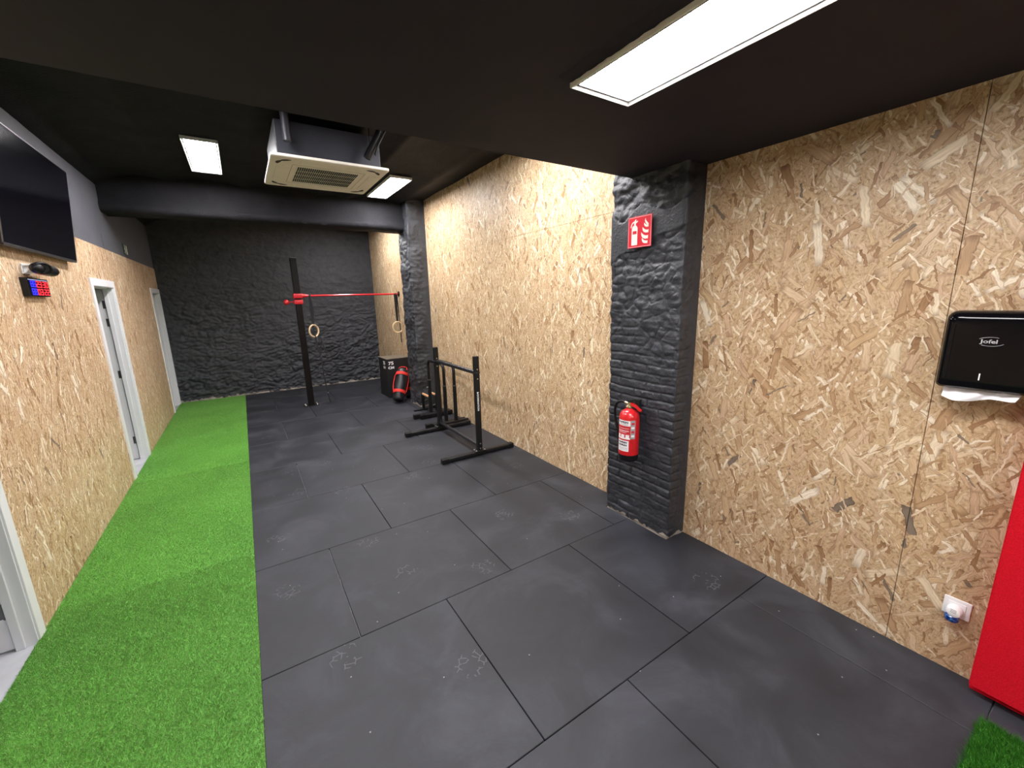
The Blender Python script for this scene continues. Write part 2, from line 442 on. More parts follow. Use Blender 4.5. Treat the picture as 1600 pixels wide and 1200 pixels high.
# shallow plaster vaults over the far half
def vault():
    springs = [-1.02, -0.55, 0.27, 1.12, 1.55, 2.32, 3.0]
    prof = [(-1.42, 3.20), (-1.22, 3.225), (-1.15, 3.27), (-1.08, 3.315)]
    for a, b in zip(springs[:-1], springs[1:]):
        amp = 0.06 * min(1, (b - a) / 0.8)
        for k in range(14):
            t = k / 14; prof.append((a + (b - a) * t, ZFAR + amp * math.sin(PI * t) ** 0.8))
    bm = bmesh.new(); ys = [2.0 + i * 0.1 for i in range(82)]
    rows = []
    for y in ys:
        row = []
        for x, z in prof:
            d = noise.noise(Vector((x * 2.5, y * 1.4, 3.1))) * 0.012 + noise.noise(Vector((x * 9, y * 6, 1.1))) * 0.004
            row.append(bm.verts.new((x, y, z + d)))
        rows.append(row)
    for a, b in zip(rows[:-1], rows[1:]):
        for k in range(len(a) - 1): bm.faces.new((a[k], a[k + 1], b[k + 1], b[k]))
    # lid behind, so that it has thickness
    top = [bm.verts.new((x, y, 3.62)) for x, y in ((-1.42, ys[0]), (2.998, ys[0]), (2.998, ys[-1]), (-1.42, ys[-1]))]
    bm.faces.new(top)
    return bm
struct(obj('ceiling_vault', vault(), vault_mat, smooth=True, angle=60))

# rough stone wall at the far end
def stone_wall():
    bm = bmesh.new(); nx, nz = 250, 215
    x0, x1, z0, z1 = XL - 0.1, XR + 0.12, -T, 3.6
    rows = []
    for j in range(nz + 1):
        z = z0 + (z1 - z0) * j / nz; row = []
        for i in range(nx + 1):
            x = x0 + (x1 - x0) * i / nx
            q = Vector((x * 3.6 + 0.45 * noise.noise(Vector((x * 3, z * 3, 5))), z * 8.5 + 0.6 * noise.noise(Vector((x * 2.2, z * 3, 9))), 0.5))
            dist, _ = noise.voronoi(q)
            e = dist[1] - dist[0]
            rough = min(1.0, max(0.25, 1.25 - 0.45 * z + 0.5 * noise.noise(Vector((x * 0.8, z * 0.8, 2)))))
            stone = min(1.0, e / 0.16); stone = stone * stone * (3 - 2 * stone)
            d = rough * (0.022 * stone + 0.030 * noise.noise(Vector((x * 5, z * 10, 0))) + 0.024 * noise.noise(Vector((x * 16, z * 26, 0))))
            d += 0.02 * noise.noise(Vector((x * 1.1, z * 1.1, 7)))
            row.append(bm.verts.new((x, YF - d, z)))
        rows.append(row)
    for a, b in zip(rows[:-1], rows[1:]):
        for k in range(nx): bm.faces.new((a[k], b[k], b[k + 1], a[k + 1]))
    v = [bm.verts.new(p) for p in ((x0, YF + 0.15, z0), (x1, YF + 0.15, z0), (x1, YF + 0.15, z1), (x0, YF + 0.15, z1))]
    bm.faces.new(v)
    return bm
struct(obj('wall_far', stone_wall(), stone_mat, smooth=True, angle=80))
struct(obj('wall_back', box((XL - 0.1, YB - 0.12, -T), (XR + 0.12, YB, 3.62)), upper_mat))

# right wall: dark backing and boards with hairline joints
struct(obj('wall_right', box((XR + 0.03, YB, -T), (XR + 0.12, YF + 0.1, 3.62)), back_grey))
J = 0.0012
def board(name, lo, hi, mat): return struct(obj(name, box(lo, hi, 0.0008, 1), mat))
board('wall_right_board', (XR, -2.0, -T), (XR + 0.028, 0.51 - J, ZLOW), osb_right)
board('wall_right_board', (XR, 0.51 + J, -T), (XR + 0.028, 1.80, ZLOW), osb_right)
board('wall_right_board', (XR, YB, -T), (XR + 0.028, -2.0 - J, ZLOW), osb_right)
for z0, z1 in ((-T, 2.505 - J), (2.505 + J, 3.56)):
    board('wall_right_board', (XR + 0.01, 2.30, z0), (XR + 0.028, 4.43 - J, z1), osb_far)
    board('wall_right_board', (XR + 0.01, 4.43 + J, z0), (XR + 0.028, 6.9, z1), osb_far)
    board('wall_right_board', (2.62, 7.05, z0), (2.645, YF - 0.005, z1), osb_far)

# left wall: boards to 2.49 m with three door openings, charcoal paint above
DOORS = [(2.30, 3.23), (5.74, 6.67), (9.04, 9.90)]     # outer casing edges
CW, DH = 0.075, 2.13
WT = 0.078
ops = [(a + CW - 0.012, b - CW + 0.012) for a, b in DOORS]
def left_wall():
    bm = bmesh.new(); ys = [YB] + [v for o in ops for v in o] + [YF]
    for k in range(0, len(ys), 2): add_box(bm, (XL - WT, ys[k], -T), (XL, ys[k + 1], 2.49))
    for a, b in ops: add_box(bm, (XL - WT, a, DH - CW + 0.012), (XL, b, 2.49))
    return bm
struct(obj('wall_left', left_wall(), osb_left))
struct(obj('wall_left_upper', box((XL - WT, YB, 2.49), (XL - 0.006, YF, 3.62)), upper_mat))
struct(obj('trim_1', box((XL - 0.0065, 6.668, 2.492), (XL - 0.005, 6.672, 2.66)), back_grey))
# changing rooms behind the doors
struct(obj('wall_left_room', box((XL - 1.95, YB, -T), (XL - 1.85, YF + 0.1, 2.7)), backroom))
struct(obj('ceiling_left_room', box((XL - 1.85, YB, 2.6), (XL - WT, YF + 0.1, 2.7)), backroom))
for y in (4.3, 7.9):
    struct(obj('wall_left_partition', box((XL - 1.85, y, -T), (XL - WT, y + 0.08, 2.6)), backroom))

# beam and pillars
def beam():
    bm = bmesh.new(); nx = 120
    prof = [(6.90, 3.60), (6.90, 3.30), (6.885, 3.12), (6.865, 3.055), (6.845, 3.02), (6.842, 2.975), (6.86, 2.945), (6.90, 2.932), (7.05, 2.93), (7.2, 2.935), (7.22, 3.1), (7.22, 3.6)]
    rows = []
    for i in range(nx + 1):
        x = XL - 0.03 + (2.50 - XL) * i / nx; row = []
        for k, (y, z) in enumerate(prof):
            a = 0.012 * noise.noise(Vector((x * 2.3, k * 0.8, 4))) + 0.006 * noise.noise(Vector((x * 8, k, 8)))
            row.append(bm.verts.new((x, y + a, z + (a if z < 3.5 else 0))))
        rows.append(row)
    n = len(prof)
    for a, b in zip(rows[:-1], rows[1:]):
        for k in range(n): bm.faces.new((a[k], a[(k + 1) % n], b[(k + 1) % n], b[k]))
    bm.faces.new(rows[0]); bm.faces.new(rows[-1])
    return bm
struct(obj('ceiling_beam', beam(), vault_mat, smooth=True, angle=60))

def brick_h(u, z, relief=1.0, plaster_z=1.9, pamp=0.12, full=False):
    """height of the painted brick surface; u runs around the pillar"""
    zz = z + 0.012 * noise.noise(Vector((u * 2.5, z * 2.0, 3))) + 0.004 * noise.noise(Vector((u * 9, z * 4, 3)))
    c = zz / 0.066; row = math.floor(c); fz = (c - row)
    uo = (u + (0.125 if row % 2 else 0.0) + 0.02 * noise.noise(Vector((row * 3.1, 0, 0)))) / 0.25
    fu = uo - math.floor(uo); col = math.floor(uo)
    ez = min(fz, 1 - fz) * 0.066; eu = min(fu, 1 - fu) * 0.25
    e = min(ez, eu)
    t = max(0.0, min(1.0, e / 0.012)); t = t * t * (3 - 2 * t)
    indiv = 0.5 + 0.5 * noise.noise(Vector((row * 1.7, col * 2.3, 6)))
    wear = noise.noise(Vector((u * 3.5, z * 3.5, 11)))
    wr_ = max(0.0, min(1.0, (0.30 - wear) / 0.3))
    h = t * (0.006 + 0.007 * indiv) * (0.35 + 0.65 * wr_) + (1 - wr_) * 0.006
    h += 0.004 * noise.noise(Vector((u * 26, z * 34, 1))) + 0.006 * noise.noise(Vector((u * 11, z * 14, 4))) + 0.007 * noise.noise(Vector((u * 6, z * 9, 2)))
    if not full:
        rb = max(0.0, min(1.0, (z + 0.35 * noise.noise(Vector((u * 3, z * 2, 14))) - 1.25) / 0.4)); rb = rb * rb * (3 - 2 * rb)
        dd, _ = noise.voronoi(Vector((u * 9, z * 11, 2)))
        rub_ = 0.010 + 0.016 * noise.noise(Vector((u * 7, z * 9, 5))) + 0.012 * noise.noise(Vector((u * 19, z * 24, 5))) + 0.008 * min(1, (dd[1] - dd[0]) / 0.12)
        h = h * (1 - 0.75 * rb) + rub_ * rb * 0.8
    # smooth plaster patch higher up
    edge = plaster_z + pamp * noise.noise(Vector((u * 4.0, 7, 0))) * 2 + 0.35 * (u - 0.3)
    top = 2.42 + 0.1 * noise.noise(Vector((u * 5, 1, 9)))
    if full: return 0.03 * noise.noise(Vector((u * 4, z * 5, 3))) + 0.012 * noise.noise(Vector((u * 14, z * 20, 3))) + 0.35 * h + 0.012
    if z > edge and z < top: return 0.026 * relief + 0.002 * noise.noise(Vector((u * 5, z * 5, 0)))
    if z >= top: h = 0.012 + 0.018 * noise.noise(Vector((u * 7, z * 9, 5))) + 0.010 * noise.noise(Vector((u * 20, z * 26, 5))) + 0.3 * h
    return h * relief
def pillar(x0, y0, y1, z1, seed=0.0, step=0.009, plaster=1.95, relief=1.0, xr=None, full=False):
    """-X face, -Y face and +Y face with relief"""
    xr = xr or XR + 0.02
    d = xr - x0; W = y1 - y0
    bm = bmesh.new()
    # path: start at (xr,y1) -> (x0,y1) -> (x0,y0) -> (xr,y0)
    path = []
    def seg(a, b, nrm, n):
        for i in range(n + 1):
            t = i / n; path.append(((a[0] + (b[0] - a[0]) * t, a[1] + (b[1] - a[1]) * t), nrm))
    r = 0.012
    seg((xr, y1), (x0 + r, y1), (0, 1), 10)
    for k in (0.33, 0.67): path.append(((x0 + r - r * math.sin(k * PI / 2), y1 - r + r * math.cos(k * PI / 2)), (-math.sin(k * PI / 2), math.cos(k * PI / 2))))
    seg((x0, y1 - r), (x0, y0 + r), (-1, 0), int(W / step))
    for k in (0.33, 0.67): path.append(((x0 + r - r * math.cos(k * PI / 2), y0 + r - r * math.sin(k * PI / 2)), (-math.cos(k * PI / 2), -math.sin(k * PI / 2))))
    seg((x0 + r, y0), (xr, y0), (0, -1), max(4, int(d / step)))
    us = [0.0]
    for (a, _), (b, _) in zip(path[:-1], path[1:]): us.append(us[-1] + math.hypot(b[0] - a[0], b[1] - a[1]))
    nz = int((z1 + T) / step); rows = []
    for j in range(nz + 1):
        z = -T + (z1 + T) * j / nz; row = []
        for ((x, y), (nx_, ny_)), u in zip(path, us):
            h = brick_h(u - d + seed, z, relief, plaster, full=full) - 0.015
            if ny_ < -0.9: h *= max(0.0, min(1.0, (xr - 0.05 - x) / 0.08))
            row.append(bm.verts.new((x + nx_ * h, y + ny_ * h, z)))
        rows.append(row)
    for a, b in zip(rows[:-1], rows[1:]):
        for k in range(len(a) - 1): bm.faces.new((a[k], a[k + 1], b[k + 1], b[k]))
    return bm
struct(obj('pillar', pillar(2.485, 1.745, 2.385, 3.5, 0.0, 0.007, 2.17), brick_mat, smooth=True, angle=70))
struct(obj('pillar', pillar(2.395, 6.70, 7.20, 3.5, 3.0, 0.011, 2.55, 1.1, full=True), stone_mat, smooth=True, angle=70))

# ------------------------------------------------------------------ doors
def door(n, y0, y1):
    root = bpy.data.objects.new('door_%d' % n, None); COL.objects.link(root)
    root.location = (XL, (y0 + y1) / 2, -T); struct(root)
    W = y1 - y0; H = DH + T
    def L(x, y, z): return (x - XL, y - (y0 + y1) / 2, z + T)
    def bx(name, lo, hi, mat, bev=0.002, parent=root): return obj(name, box(L(*lo), L(*hi), bev), mat, parent)
    # casing: stepped profile
    bm = bmesh.new()
    for a, b in ((y0, y0 + CW), (y1 - CW, y1)):
        add_box(bm, L(XL - 0.002, a, -T), L(XL + 0.014, b, DH - CW), 0.002)
    add_box(bm, L(XL - 0.002, y0, DH - CW), L(XL + 0.014, y1, DH), 0.003)
    obj('casing', bm, white_paint, root)
    bm = bmesh.new()
    a, b, t = y0 + CW - 0.014, y1 - CW + 0.014, DH - CW + 0.014
    # lining in two steps (rebate)
    for xa, xb, s in ((XL - 0.045, XL + 0.004, 0.0), (XL - WT - 0.004, XL - 0.045, 0.012)):
        th = 0.02 + s
        add_box(bm, L(xa, a - 0.0, -T), L(xb, a + th, t), 0.002)
        add_box(bm, L(xa, b - th, -T), L(xb, b + 0.0, t), 0.002)
        add_box(bm, L(xa, a + th, t - th), L(xb, b - th, t), 0.002)
    obj('lining', bm, white_paint, root)
    # leaf opened inward, at right angle, hinged on the far side of the opening
    hx = XL - WT - 0.012; ly = b + 0.022; lw = W - 2 * CW
    bm = box(L(hx - lw, ly - 0.035, -0.012), L(hx, ly, t - 0.03), 0.003)
    leaf = obj('door_leaf', bm, white_paint, root)
    for z in (0.228, 1.05, 1.663, 1.868):
        hb = bmesh.new()
        add_box(hb, L(hx - 0.022, ly - 0.038, z - 0.045), L(hx + 0.024, ly - 0.0345, z + 0.045), 0.001)
        add_tube(hb, [L(hx + 0.003, ly - 0.042, z - 0.045), L(hx + 0.003, ly - 0.042, z + 0.045)], 0.007, 10)
        obj('hinge', hb, grey_metal, leaf)
    hb = bmesh.new()
    add_tube(hb, [L(hx - lw + 0.06, ly - 0.035, 1.0), L(hx - lw + 0.06, ly - 0.075, 1.0), L(hx - lw + 0.07, ly - 0.085, 1.0), L(hx - lw + 0.18, ly - 0.085, 1.0)], 0.009, 10)
    obj('door_handle', hb, steel, leaf, smooth=True)
    return root
for i, (a, b) in enumerate(DOORS): door(i + 1, a, b)

# ------------------------------------------------------------------ rubber floor tiles
PILS = [(2.484, 1.752, 2.80, 2.378), (2.40, 6.705, 2.80, 7.195)]
ORD = ['first', 'second', 'third', 'fourth', 'fifth', 'sixth', 'seventh', 'eighth', 'ninth', 'tenth', 'eleventh', 'twelfth']
X0, X1 = -0.163, 2.679
rowsY = [9.915]
edges = [-1.90, -0.90, 0.112, 1.115, 2.128, 3.137, 4.147, 5.16, 6.18, 7.19, 8.20, 9.20, 9.905]
offs = [0.337, 0.835, 0.337, 0.835, 0.317, 0.797, 0.300, 0.80, 0.30, 0.80, 0.30, 0.80]
nrows = len(offs)
for r in range(nrows):
    ya, yb = edges[r], edges[r + 1]
    xs = [X0]; x = offs[r]
    while x < X1 - 0.05: xs.append(x); x += 1.003
    xs.append(X1)
    nc = len(xs) - 1
    for c in range(nc):
        g = 0.0022
        rect = (xs[c] + (g if c else 0), ya + g, xs[c + 1] - (g if c < nc - 1 else 0), yb - g)
        rects = [rect]
        for p in PILS:
            out = []
            for q in rects:
                if q[2] <= p[0] or q[0] >= p[2] or q[3] <= p[1] or q[1] >= p[3]: out.append(q); continue
                if p[0] > q[0]: out.append((q[0], q[1], p[0], q[3]))
                if p[1] > q[1]: out.append((p[0], q[1], q[2], p[1]))
                if p[3] < q[3]: out.append((p[0], p[3], q[2], q[3]))
            rects = out
        bm = bmesh.new()
        for q in rects: add_box(bm, (q[0], q[1], -T), (q[2], q[3], 0), 0.0022 if len(rects) == 1 else 0, 1)
        cx, cy = (xs[c] + xs[c + 1]) / 2, (ya + yb) / 2
        bmesh.ops.translate(bm, verts=bm.verts, vec=(-cx, -cy, T))
        tz = random.uniform(-0.0006, 0.0)
        o = obj('rubber_mat', bm, rubber); o.location = (cx, cy, -T + tz)
        ncol = ('at the turf edge' if c == 0 else 'against the right wall' if c == nc - 1 else
                'second from the turf' if c == 1 else 'third from the turf')
        size = 'narrow ' if (xs[c + 1] - xs[c]) < 0.75 else ''
        tag(o, 'black %srubber floor tile %s, %s row from the far stone wall' % (size, ncol, ORD[nrows - 1 - r]), 'floor tile', 'black rubber floor tiles')

# ------------------------------------------------------------------ artificial turf
def blades(x0, x1, zones, hmin, hmax, wid, z=0.0, lean=0.5, comb=(0, 0)):
    V = []
    for (ya, yb, dens) in zones:
        n = int((x1 - x0) * (yb - ya) * dens)
        x = np.random.uniform(x0, x1, n); y = np.random.uniform(ya, yb, n)
        a = np.random.uniform(0, 2 * PI, n); h = np.random.uniform(hmin, hmax, n)
        w = wid * np.random.uniform(0.7, 1.3, n) * 0.5
        la = np.random.uniform(0, 2 * PI, n); ll = np.random.uniform(0, lean, n) * h
        dx, dy = np.cos(a) * w, np.sin(a) * w
        tx, ty = x + np.cos(la) * ll + comb[0] * h, y + np.sin(la) * ll + comb[1] * h
        t = np.stack([np.stack([x - dx, y - dy, np.full(n, z)], 1), np.stack([x + dx, y + dy, np.full(n, z)], 1), np.stack([tx, ty, z + h], 1)], 1)
        V.append(t.reshape(-1, 3))
    V = np.concatenate(V).astype(np.float32); nt_ = len(V) // 3
    me = bpy.data.meshes.new('turf_pile')
    me.vertices.add(len(V)); me.vertices.foreach_set('co', V.ravel())
    me.loops.add(nt_ * 3); me.loops.foreach_set('vertex_index', np.arange(nt_ * 3, dtype=np.int32))
    me.polygons.add(nt_); me.polygons.foreach_set('loop_start', np.arange(0, nt_ * 3, 3, dtype=np.int32))
    me.update(calc_edges=True)
    return me
turf = thing('artificial_turf_runner', 'long bright green artificial turf runner along the doors on the left', 'artificial turf', (-0.69, 4.5, -T))
def rel(bm, root):
    bmesh.ops.translate(bm, verts=bm.verts, vec=-root.location); return bm
obj('turf_backing', rel(box((XL + 0.004, -1.5, -T), (-0.1635, 9.90, -0.001)), turf), grass_base, turf)
me = blades(XL + 0.006, -0.164, [(-0.5, 0.8, 15000), (0.8, 3.4, 62000), (3.4, 5.6, 34000), (5.6, 9.89, 15000)], 0.007, 0.015, 0.0030, -0.001, 0.9, (0.15, -0.2))
me.transform(Matrix.Translation(-turf.location)); pile = link_mesh('turf_pile', me, grass_blade, turf); pile['kind'] = 'stuff'
mat2 = thing('artificial_turf_mat', 'dark green long-pile turf corner on the floor below the red padding', 'artificial turf', (1.9, -0.4, 0))
obj('turf_backing', rel(box((1.25, -1.0, 0.0005), (2.43, 0.125, 0.012), 0.003), mat2), grass_base, mat2)
me = blades(1.25, 2.435, [(-0.35, 0.13, 70000)], 0.022, 0.040, 0.0032, 0.010, 0.8, (-0.1, 0.25))
me.transform(Matrix.Translation(-mat2.location)); pile = link_mesh('turf_pile', me, grass_dark, mat2); pile['kind'] = 'stuff'

# ------------------------------------------------------------------ ceiling lights
def panel_light(label, x0, x1, y0, y1, z, group=None, fw=0.022, th=0.03, diff_in=0.0):
    cx, cy = (x0 + x1) / 2, (y0 + y1) / 2
    t = thing('led_ceiling_panel', label, 'ceiling light', (cx, cy, z), 0, 'rectangular LED ceiling panels')
    hx, hy = (x1 - x0) / 2, (y1 - y0) / 2
    bm = bmesh.new(); rings = []
    for ins, zz in ((0.0, th), (0.0, 0.002), (0.002, 0.0), (0.006, 0.0), (0.009, 0.004), (fw, 0.011), (fw, th)):
        rings.append([bm.verts.new((sx * (hx - ins), sy * (hy - ins), zz)) for sx, sy in ((-1, -1), (1, -1), (1, 1), (-1, 1))])
    for a_, b_ in zip(rings, rings[1:] + rings[:1]):
        for k in range(4): bm.faces.new((a_[k], a_[(k + 1) % 4], b_[(k + 1) % 4], b_[k]))
    obj('frame', bm, white_frame, t)
    obj('back_plate', box((-hx + 0.004, -hy + 0.004, 0.018), (hx - 0.004, hy - 0.004, th)), white_frame, t)
    bm = bmesh.new(); g0, g1 = fw - 0.006, fw + 0.002
    for lo, hi in (((-hx + g0, -hy + g0), (-hx + g1, hy - g0)), ((hx - g1, -hy + g0), (hx - g0, hy - g0)), ((-hx + g1, -hy + g0), (hx - g1, -hy + g1)), ((-hx + g1, hy - g1), (hx - g1, hy - g0))):
        add_box(bm, (lo[0], lo[1], 0.008), (hi[0], hi[1], 0.0125))
    obj('gasket', bm, groove_mat, t)  # dark strip drawn in as the groove around the diffuser
    obj('diffuser', box((-hx + fw - 0.0005, -hy + fw - 0.0005, 0.0115), (hx - fw + 0.0005, hy - fw + 0.0005, 0.016)), led_bright if z > 3 else led_mat, t)
    return t
panel_light('large bright LED panel in the low ceiling, nearest at the top of the picture', 1.186, 1.513, 0.18, 1.378, ZLOW - 0.028)
panel_light('LED panel on the far vaulted ceiling left of the air conditioner', -0.272, 0.026, 5.20, 6.36, 3.36)
panel_light('LED panel on the far vaulted ceiling right of and behind the air conditioner', 1.785, 2.075, 5.50, 6.64, 3.345)
for nm_, xa_ in (('left', -0.272), ('right', 1.785)):  # pair hidden by the low ceiling, added to brighten the far half
    panel_light('LED panel on the vaulted ceiling close behind the low ceiling edge, ' + nm_, xa_, xa_ + 0.29, 2.55, 3.72, 3.345)
panel_light('LED panel on the far ceiling behind the dark beam, hidden by it', 1.75, 2.04, 7.55, 8.7, 3.345)
panel_light('LED panel over the room behind the viewpoint, right', 1.186, 1.513, -2.2, -1.0, ZLOW - 0.028)  # out of view, added as fill light from behind
panel_light('LED panel over the room behind the viewpoint, left', -0.5, -0.2, -2.4, -1.2, ZLOW - 0.028)  # second added fill panel, out of view on the left side
# rough plaster lip where the ceiling was patched beside the near light
def patch():
    bm = bmesh.new(); n = 60; rows = []
    for i in range(n + 1):
        y = 0.18 + 1.20 * i / n
        wv = 0.055 + 0.02 * noise.noise(Vector((y * 6, 0, 0)))
        row = []
        for k in range(7):
            t = k / 6
            row.append(bm.verts.new((1.184 - wv * t, y, ZLOW + 0.001 - (0.013 * (1 - t) ** 0.7 + 0.004 * noise.noise(Vector((y * 30, t * 4, 1)))) * (1 if t < 1 else 0))))
        rows.append(row)
    for a, b in zip(rows[:-1], rows[1:]):
        for k in range(6): bm.faces.new((a[k], a[k + 1], b[k + 1], b[k]))
    return bm
struct(obj('trim_2', patch(), ceil_mat, smooth=True))

# ------------------------------------------------------------------ ceiling air conditioner
ac = thing('cassette_air_conditioner', 'cream square cassette air conditioner hung from the dark vaulted ceiling', 'air conditioner', (0.832, 4.505, 2.990))
def rounded_slab(hx, hy, z0, z1, r, z_b=0.006):
    bm = bmesh.new(); pts = []
    for cx, cy, a0 in ((hx - r, hy - r, 0), (-hx + r, hy - r, 90), (-hx + r, -hy + r, 180), (hx - r, -hy + r, 270)):
        for k in range(7):
            a = math.radians(a0 + 15 * k); pts.append((cx + r * math.cos(a), cy + r * math.sin(a)))
    rings = []
    for s, z in ((0.985, z0), (1.0, z0 + z_b), (1.0, z1)):
        rings.append([bm.verts.new((x * s, y * s, z)) for x, y in pts])
    n = len(pts)
    for a, b in zip(rings[:-1], rings[1:]):
        for k in range(n): bm.faces.new((a[k], a[(k + 1) % n], b[(k + 1) % n], b[k]))
    bm.faces.new(rings[0]); bm.faces.new(rings[-1])
    return bm
obj('face_panel', rounded_slab(0.475, 0.49, 0.0, 0.024, 0.03), cream, ac, smooth=True, angle=30)
body = obj('body', box((-0.42, -0.41, 0.024), (0.42, 0.42, 0.30), 0.006), duct_grey, ac)
for sx in (-1, 1):
    for sy in (-1, 1):
        bm = bmesh.new()
        add_tube(bm, [(sx * 0.33, sy * 0.437, 0.12), (sx * 0.33, sy * 0.437, 0.44)], 0.005, 8)
        obj('hanger_rod', bm, black_metal, ac)
        obj('hanger_bracket', box((sx * 0.33 - 0.02, sy * 0.43 - 0.02, 0.15), (sx * 0.33 + 0.02, sy * 0.43 + 0.02, 0.17), 0.002), black_metal, ac)
# intake grille: frame line, then dark slots split by ribs
bm = bmesh.new()
gx, gy = 0.255, 0.255
for i in range(4):
    ya = -gy + i * (2 * gy / 4) + 0.012; yb = -gy + (i + 1) * (2 * gy / 4) - 0.012
    nsl = 30
    for k in range(nsl):
        xa = -gx + k * (2 * gx / nsl) + 0.003; xb = -gx + (k + 1) * (2 * gx / nsl) - 0.0045
        add_box(bm, (xa, ya, -0.0035), (xb, yb, 0.001))
obj('intake_grille', bm, grille_dark, ac)
bm = bmesh.new()
for s in (-1, 1):
    for (a, b) in (((-0.30, s * 0.30, -0.0006), (0.30, s * 0.302, 0.001)), ((s * 0.30, -0.30, -0.0006), (s * 0.302, 0.30, 0.001))):
        add_box(bm, a, b)
obj('panel_groove', bm, grille_dark, ac)
for s, ax in ((-1, 0), (1, 0), (-1, 1), (1, 1)):
    bm = bmesh.new()
    if ax: add_box(bm, (s * 0.385 - 0.035, -0.25, -0.004), (s * 0.385 + 0.035, 0.25, 0.003), 0.003)
    else: add_box(bm, (-0.25, s * 0.385 - 0.035, -0.004), (0.25, s * 0.385 + 0.035, 0.003), 0.003)
    obj('air_flap', bm, cream, ac)
for k in range(4):           # curved dark openings at the corners
    for e in (0, 1):
        a0 = math.radians(90 * k + (16 if e else 56)); bm = bmesh.new()
        c = Vector((0.30 * (1 if k in (0, 3) else -1), 0.30 * (1 if k in (0, 1) else -1), 0)); inner = []; outer = []
        for q in range(9):
            a = a0 + math.radians(23) * (q / 8 - 0.5) * 2.0
            th = 0.017 * math.sin(PI * (q + 0.8) / 9.6)
            inner.append((c.x + (0.118 - th) * math.cos(a), c.y + (0.118 - th) * math.sin(a)))
            outer.append((c.x + (0.118 + th) * math.cos(a), c.y + (0.118 + th) * math.sin(a)))
        add_prism(bm, inner + outer[::-1], 0.003, Matrix.Translation((0, 0, -0.0015)))
        obj('corner_vent', bm, grille_dark, ac)
# pipes from the unit up to the ceiling
o = obj('duct_pipe', tube([(0.485, 3.99, 3.10), (0.485, 3.99, 3.42)], 0.030, 16), duct_grey, smooth=True)
tag(o, 'grey vertical pipe at the left side of the air conditioner', 'pipe')
bm = bmesh.new()
add_tube(bm, [(1.10, 3.98, 3.06), (1.13, 3.97, 3.12), (1.21, 3.96, 3.26), (1.27, 3.95, 3.42)], 0.030, 14)
add_tube(bm, [(1.16, 3.93, 3.08), (1.19, 3.93, 3.16), (1.27, 3.93, 3.30), (1.32, 3.93, 3.42)], 0.010, 10)
o = obj('insulated_pipe', bm, black_plastic, smooth=True)
tag(o, 'black shiny pipes slanting up from the right side of the air conditioner', 'pipe')

# ------------------------------------------------------------------ television, camera, timer on the left wall
tvroot = thing('television', 'large black flat television tilted down high on the left wall', 'television', (-1.17, 4.56, 2.60))
tilt = math.atan2(0.065, 0.745)
def TV(x, y, z):   # local frame with the tilt
    v = Matrix.Rotation(tilt, 4, 'Y') @ Vector((x, y, z)); return v + Vector((0.043, 0, 0))
def tvbox(lo, hi, b=0.0):
    bm = box(lo, hi, b)
    for v in bm.verts: v.co = TV(*v.co)
    return bm
HW, HH = 0.685, 0.374
obj('casing', tvbox((-0.045, -HW, -HH), (-0.004, HW, HH), 0.004), black_plastic, tvroot)
obj('screen', tvbox((-0.006, -HW + 0.008, -HH + 0.018), (-0.0015, HW - 0.008, HH - 0.008)), screen_mat, tvroot)
bm = bmesh.new()
add_box(bm, (-0.006, -HW, -HH), (0.0, HW, -HH + 0.017), 0.001)
add_box(bm, (-0.006, -HW, HH - 0.006), (0.0, HW, HH), 0.001)
add_box(bm, (-0.006, -HW, -HH), (0.0, -HW + 0.007, HH), 0.001)
add_box(bm, (-0.006, HW - 0.007, -HH), (0.0, HW, HH), 0.001)
for v in bm.verts: v.co = TV(*v.co)
obj('bezel', bm, grey_metal, tvroot)
obj('wall_bracket', box((-0.054, -0.2, -0.2), (0.0, 0.2, 0.2), 0.002), black_metal, tvroot)

vc = thing('video_camera', 'black rounded video camera with oval lens pod under the television', 'camera', (XL, 4.34, 2.112))
bm = bmesh.new()
pts = [(0.085, 0.205 - 0.40 * t, -0.005 + 0.005 * t) for t in [i / 14 for i in range(15)]]
rs = [0.040 * math.sqrt(max(0.02, 1 - (abs(i / 14 - 0.5) * 2) ** 5)) for i in range(15)]
add_tube(bm, pts, rs, 20)
obj('body', bm, black_plastic, vc, smooth=True)
# pod looks towards the room
look = Vector((0.5, -0.85, -0.1)).normalized()
q = look.to_track_quat('Z', 'Y').to_matrix().to_4x4()
m4 = Matrix.Translation((0.100, -0.115, 0.002)) @ q @ Matrix.Diagonal((0.82, 0.82, 0.82, 1))
pod = obj('lens_pod', lathe([(0.0, -0.05), (0.035, -0.045), (0.052, -0.02), (0.056, 0.01), (0.053, 0.028), (0.045, 0.032), (0.040, 0.022), (0.0, 0.020)], 28, m4 @ Matrix.Diagonal((1.15, 0.92, 1, 1))), black_plastic, vc, smooth=True)
obj('lens', lathe([(0.0, 0.03), (0.012, 0.029), (0.02, 0.024), (0.022, 0.018)], 20, m4), black_gloss, pod, smooth=True)
bm = bmesh.new()
add_box(bm, (0.0, -0.10, -0.035), (0.008, 0.02, 0.035), 0.002)
add_box(bm, (0.0, -0.10, 0.018), (0.060, -0.04, 0.030), 0.003)
add_box(bm, (0.0, -0.085, -0.030), (0.060, -0.075, 0.028), 0.003)
obj('wall_mount', bm, white_plastic, vc)

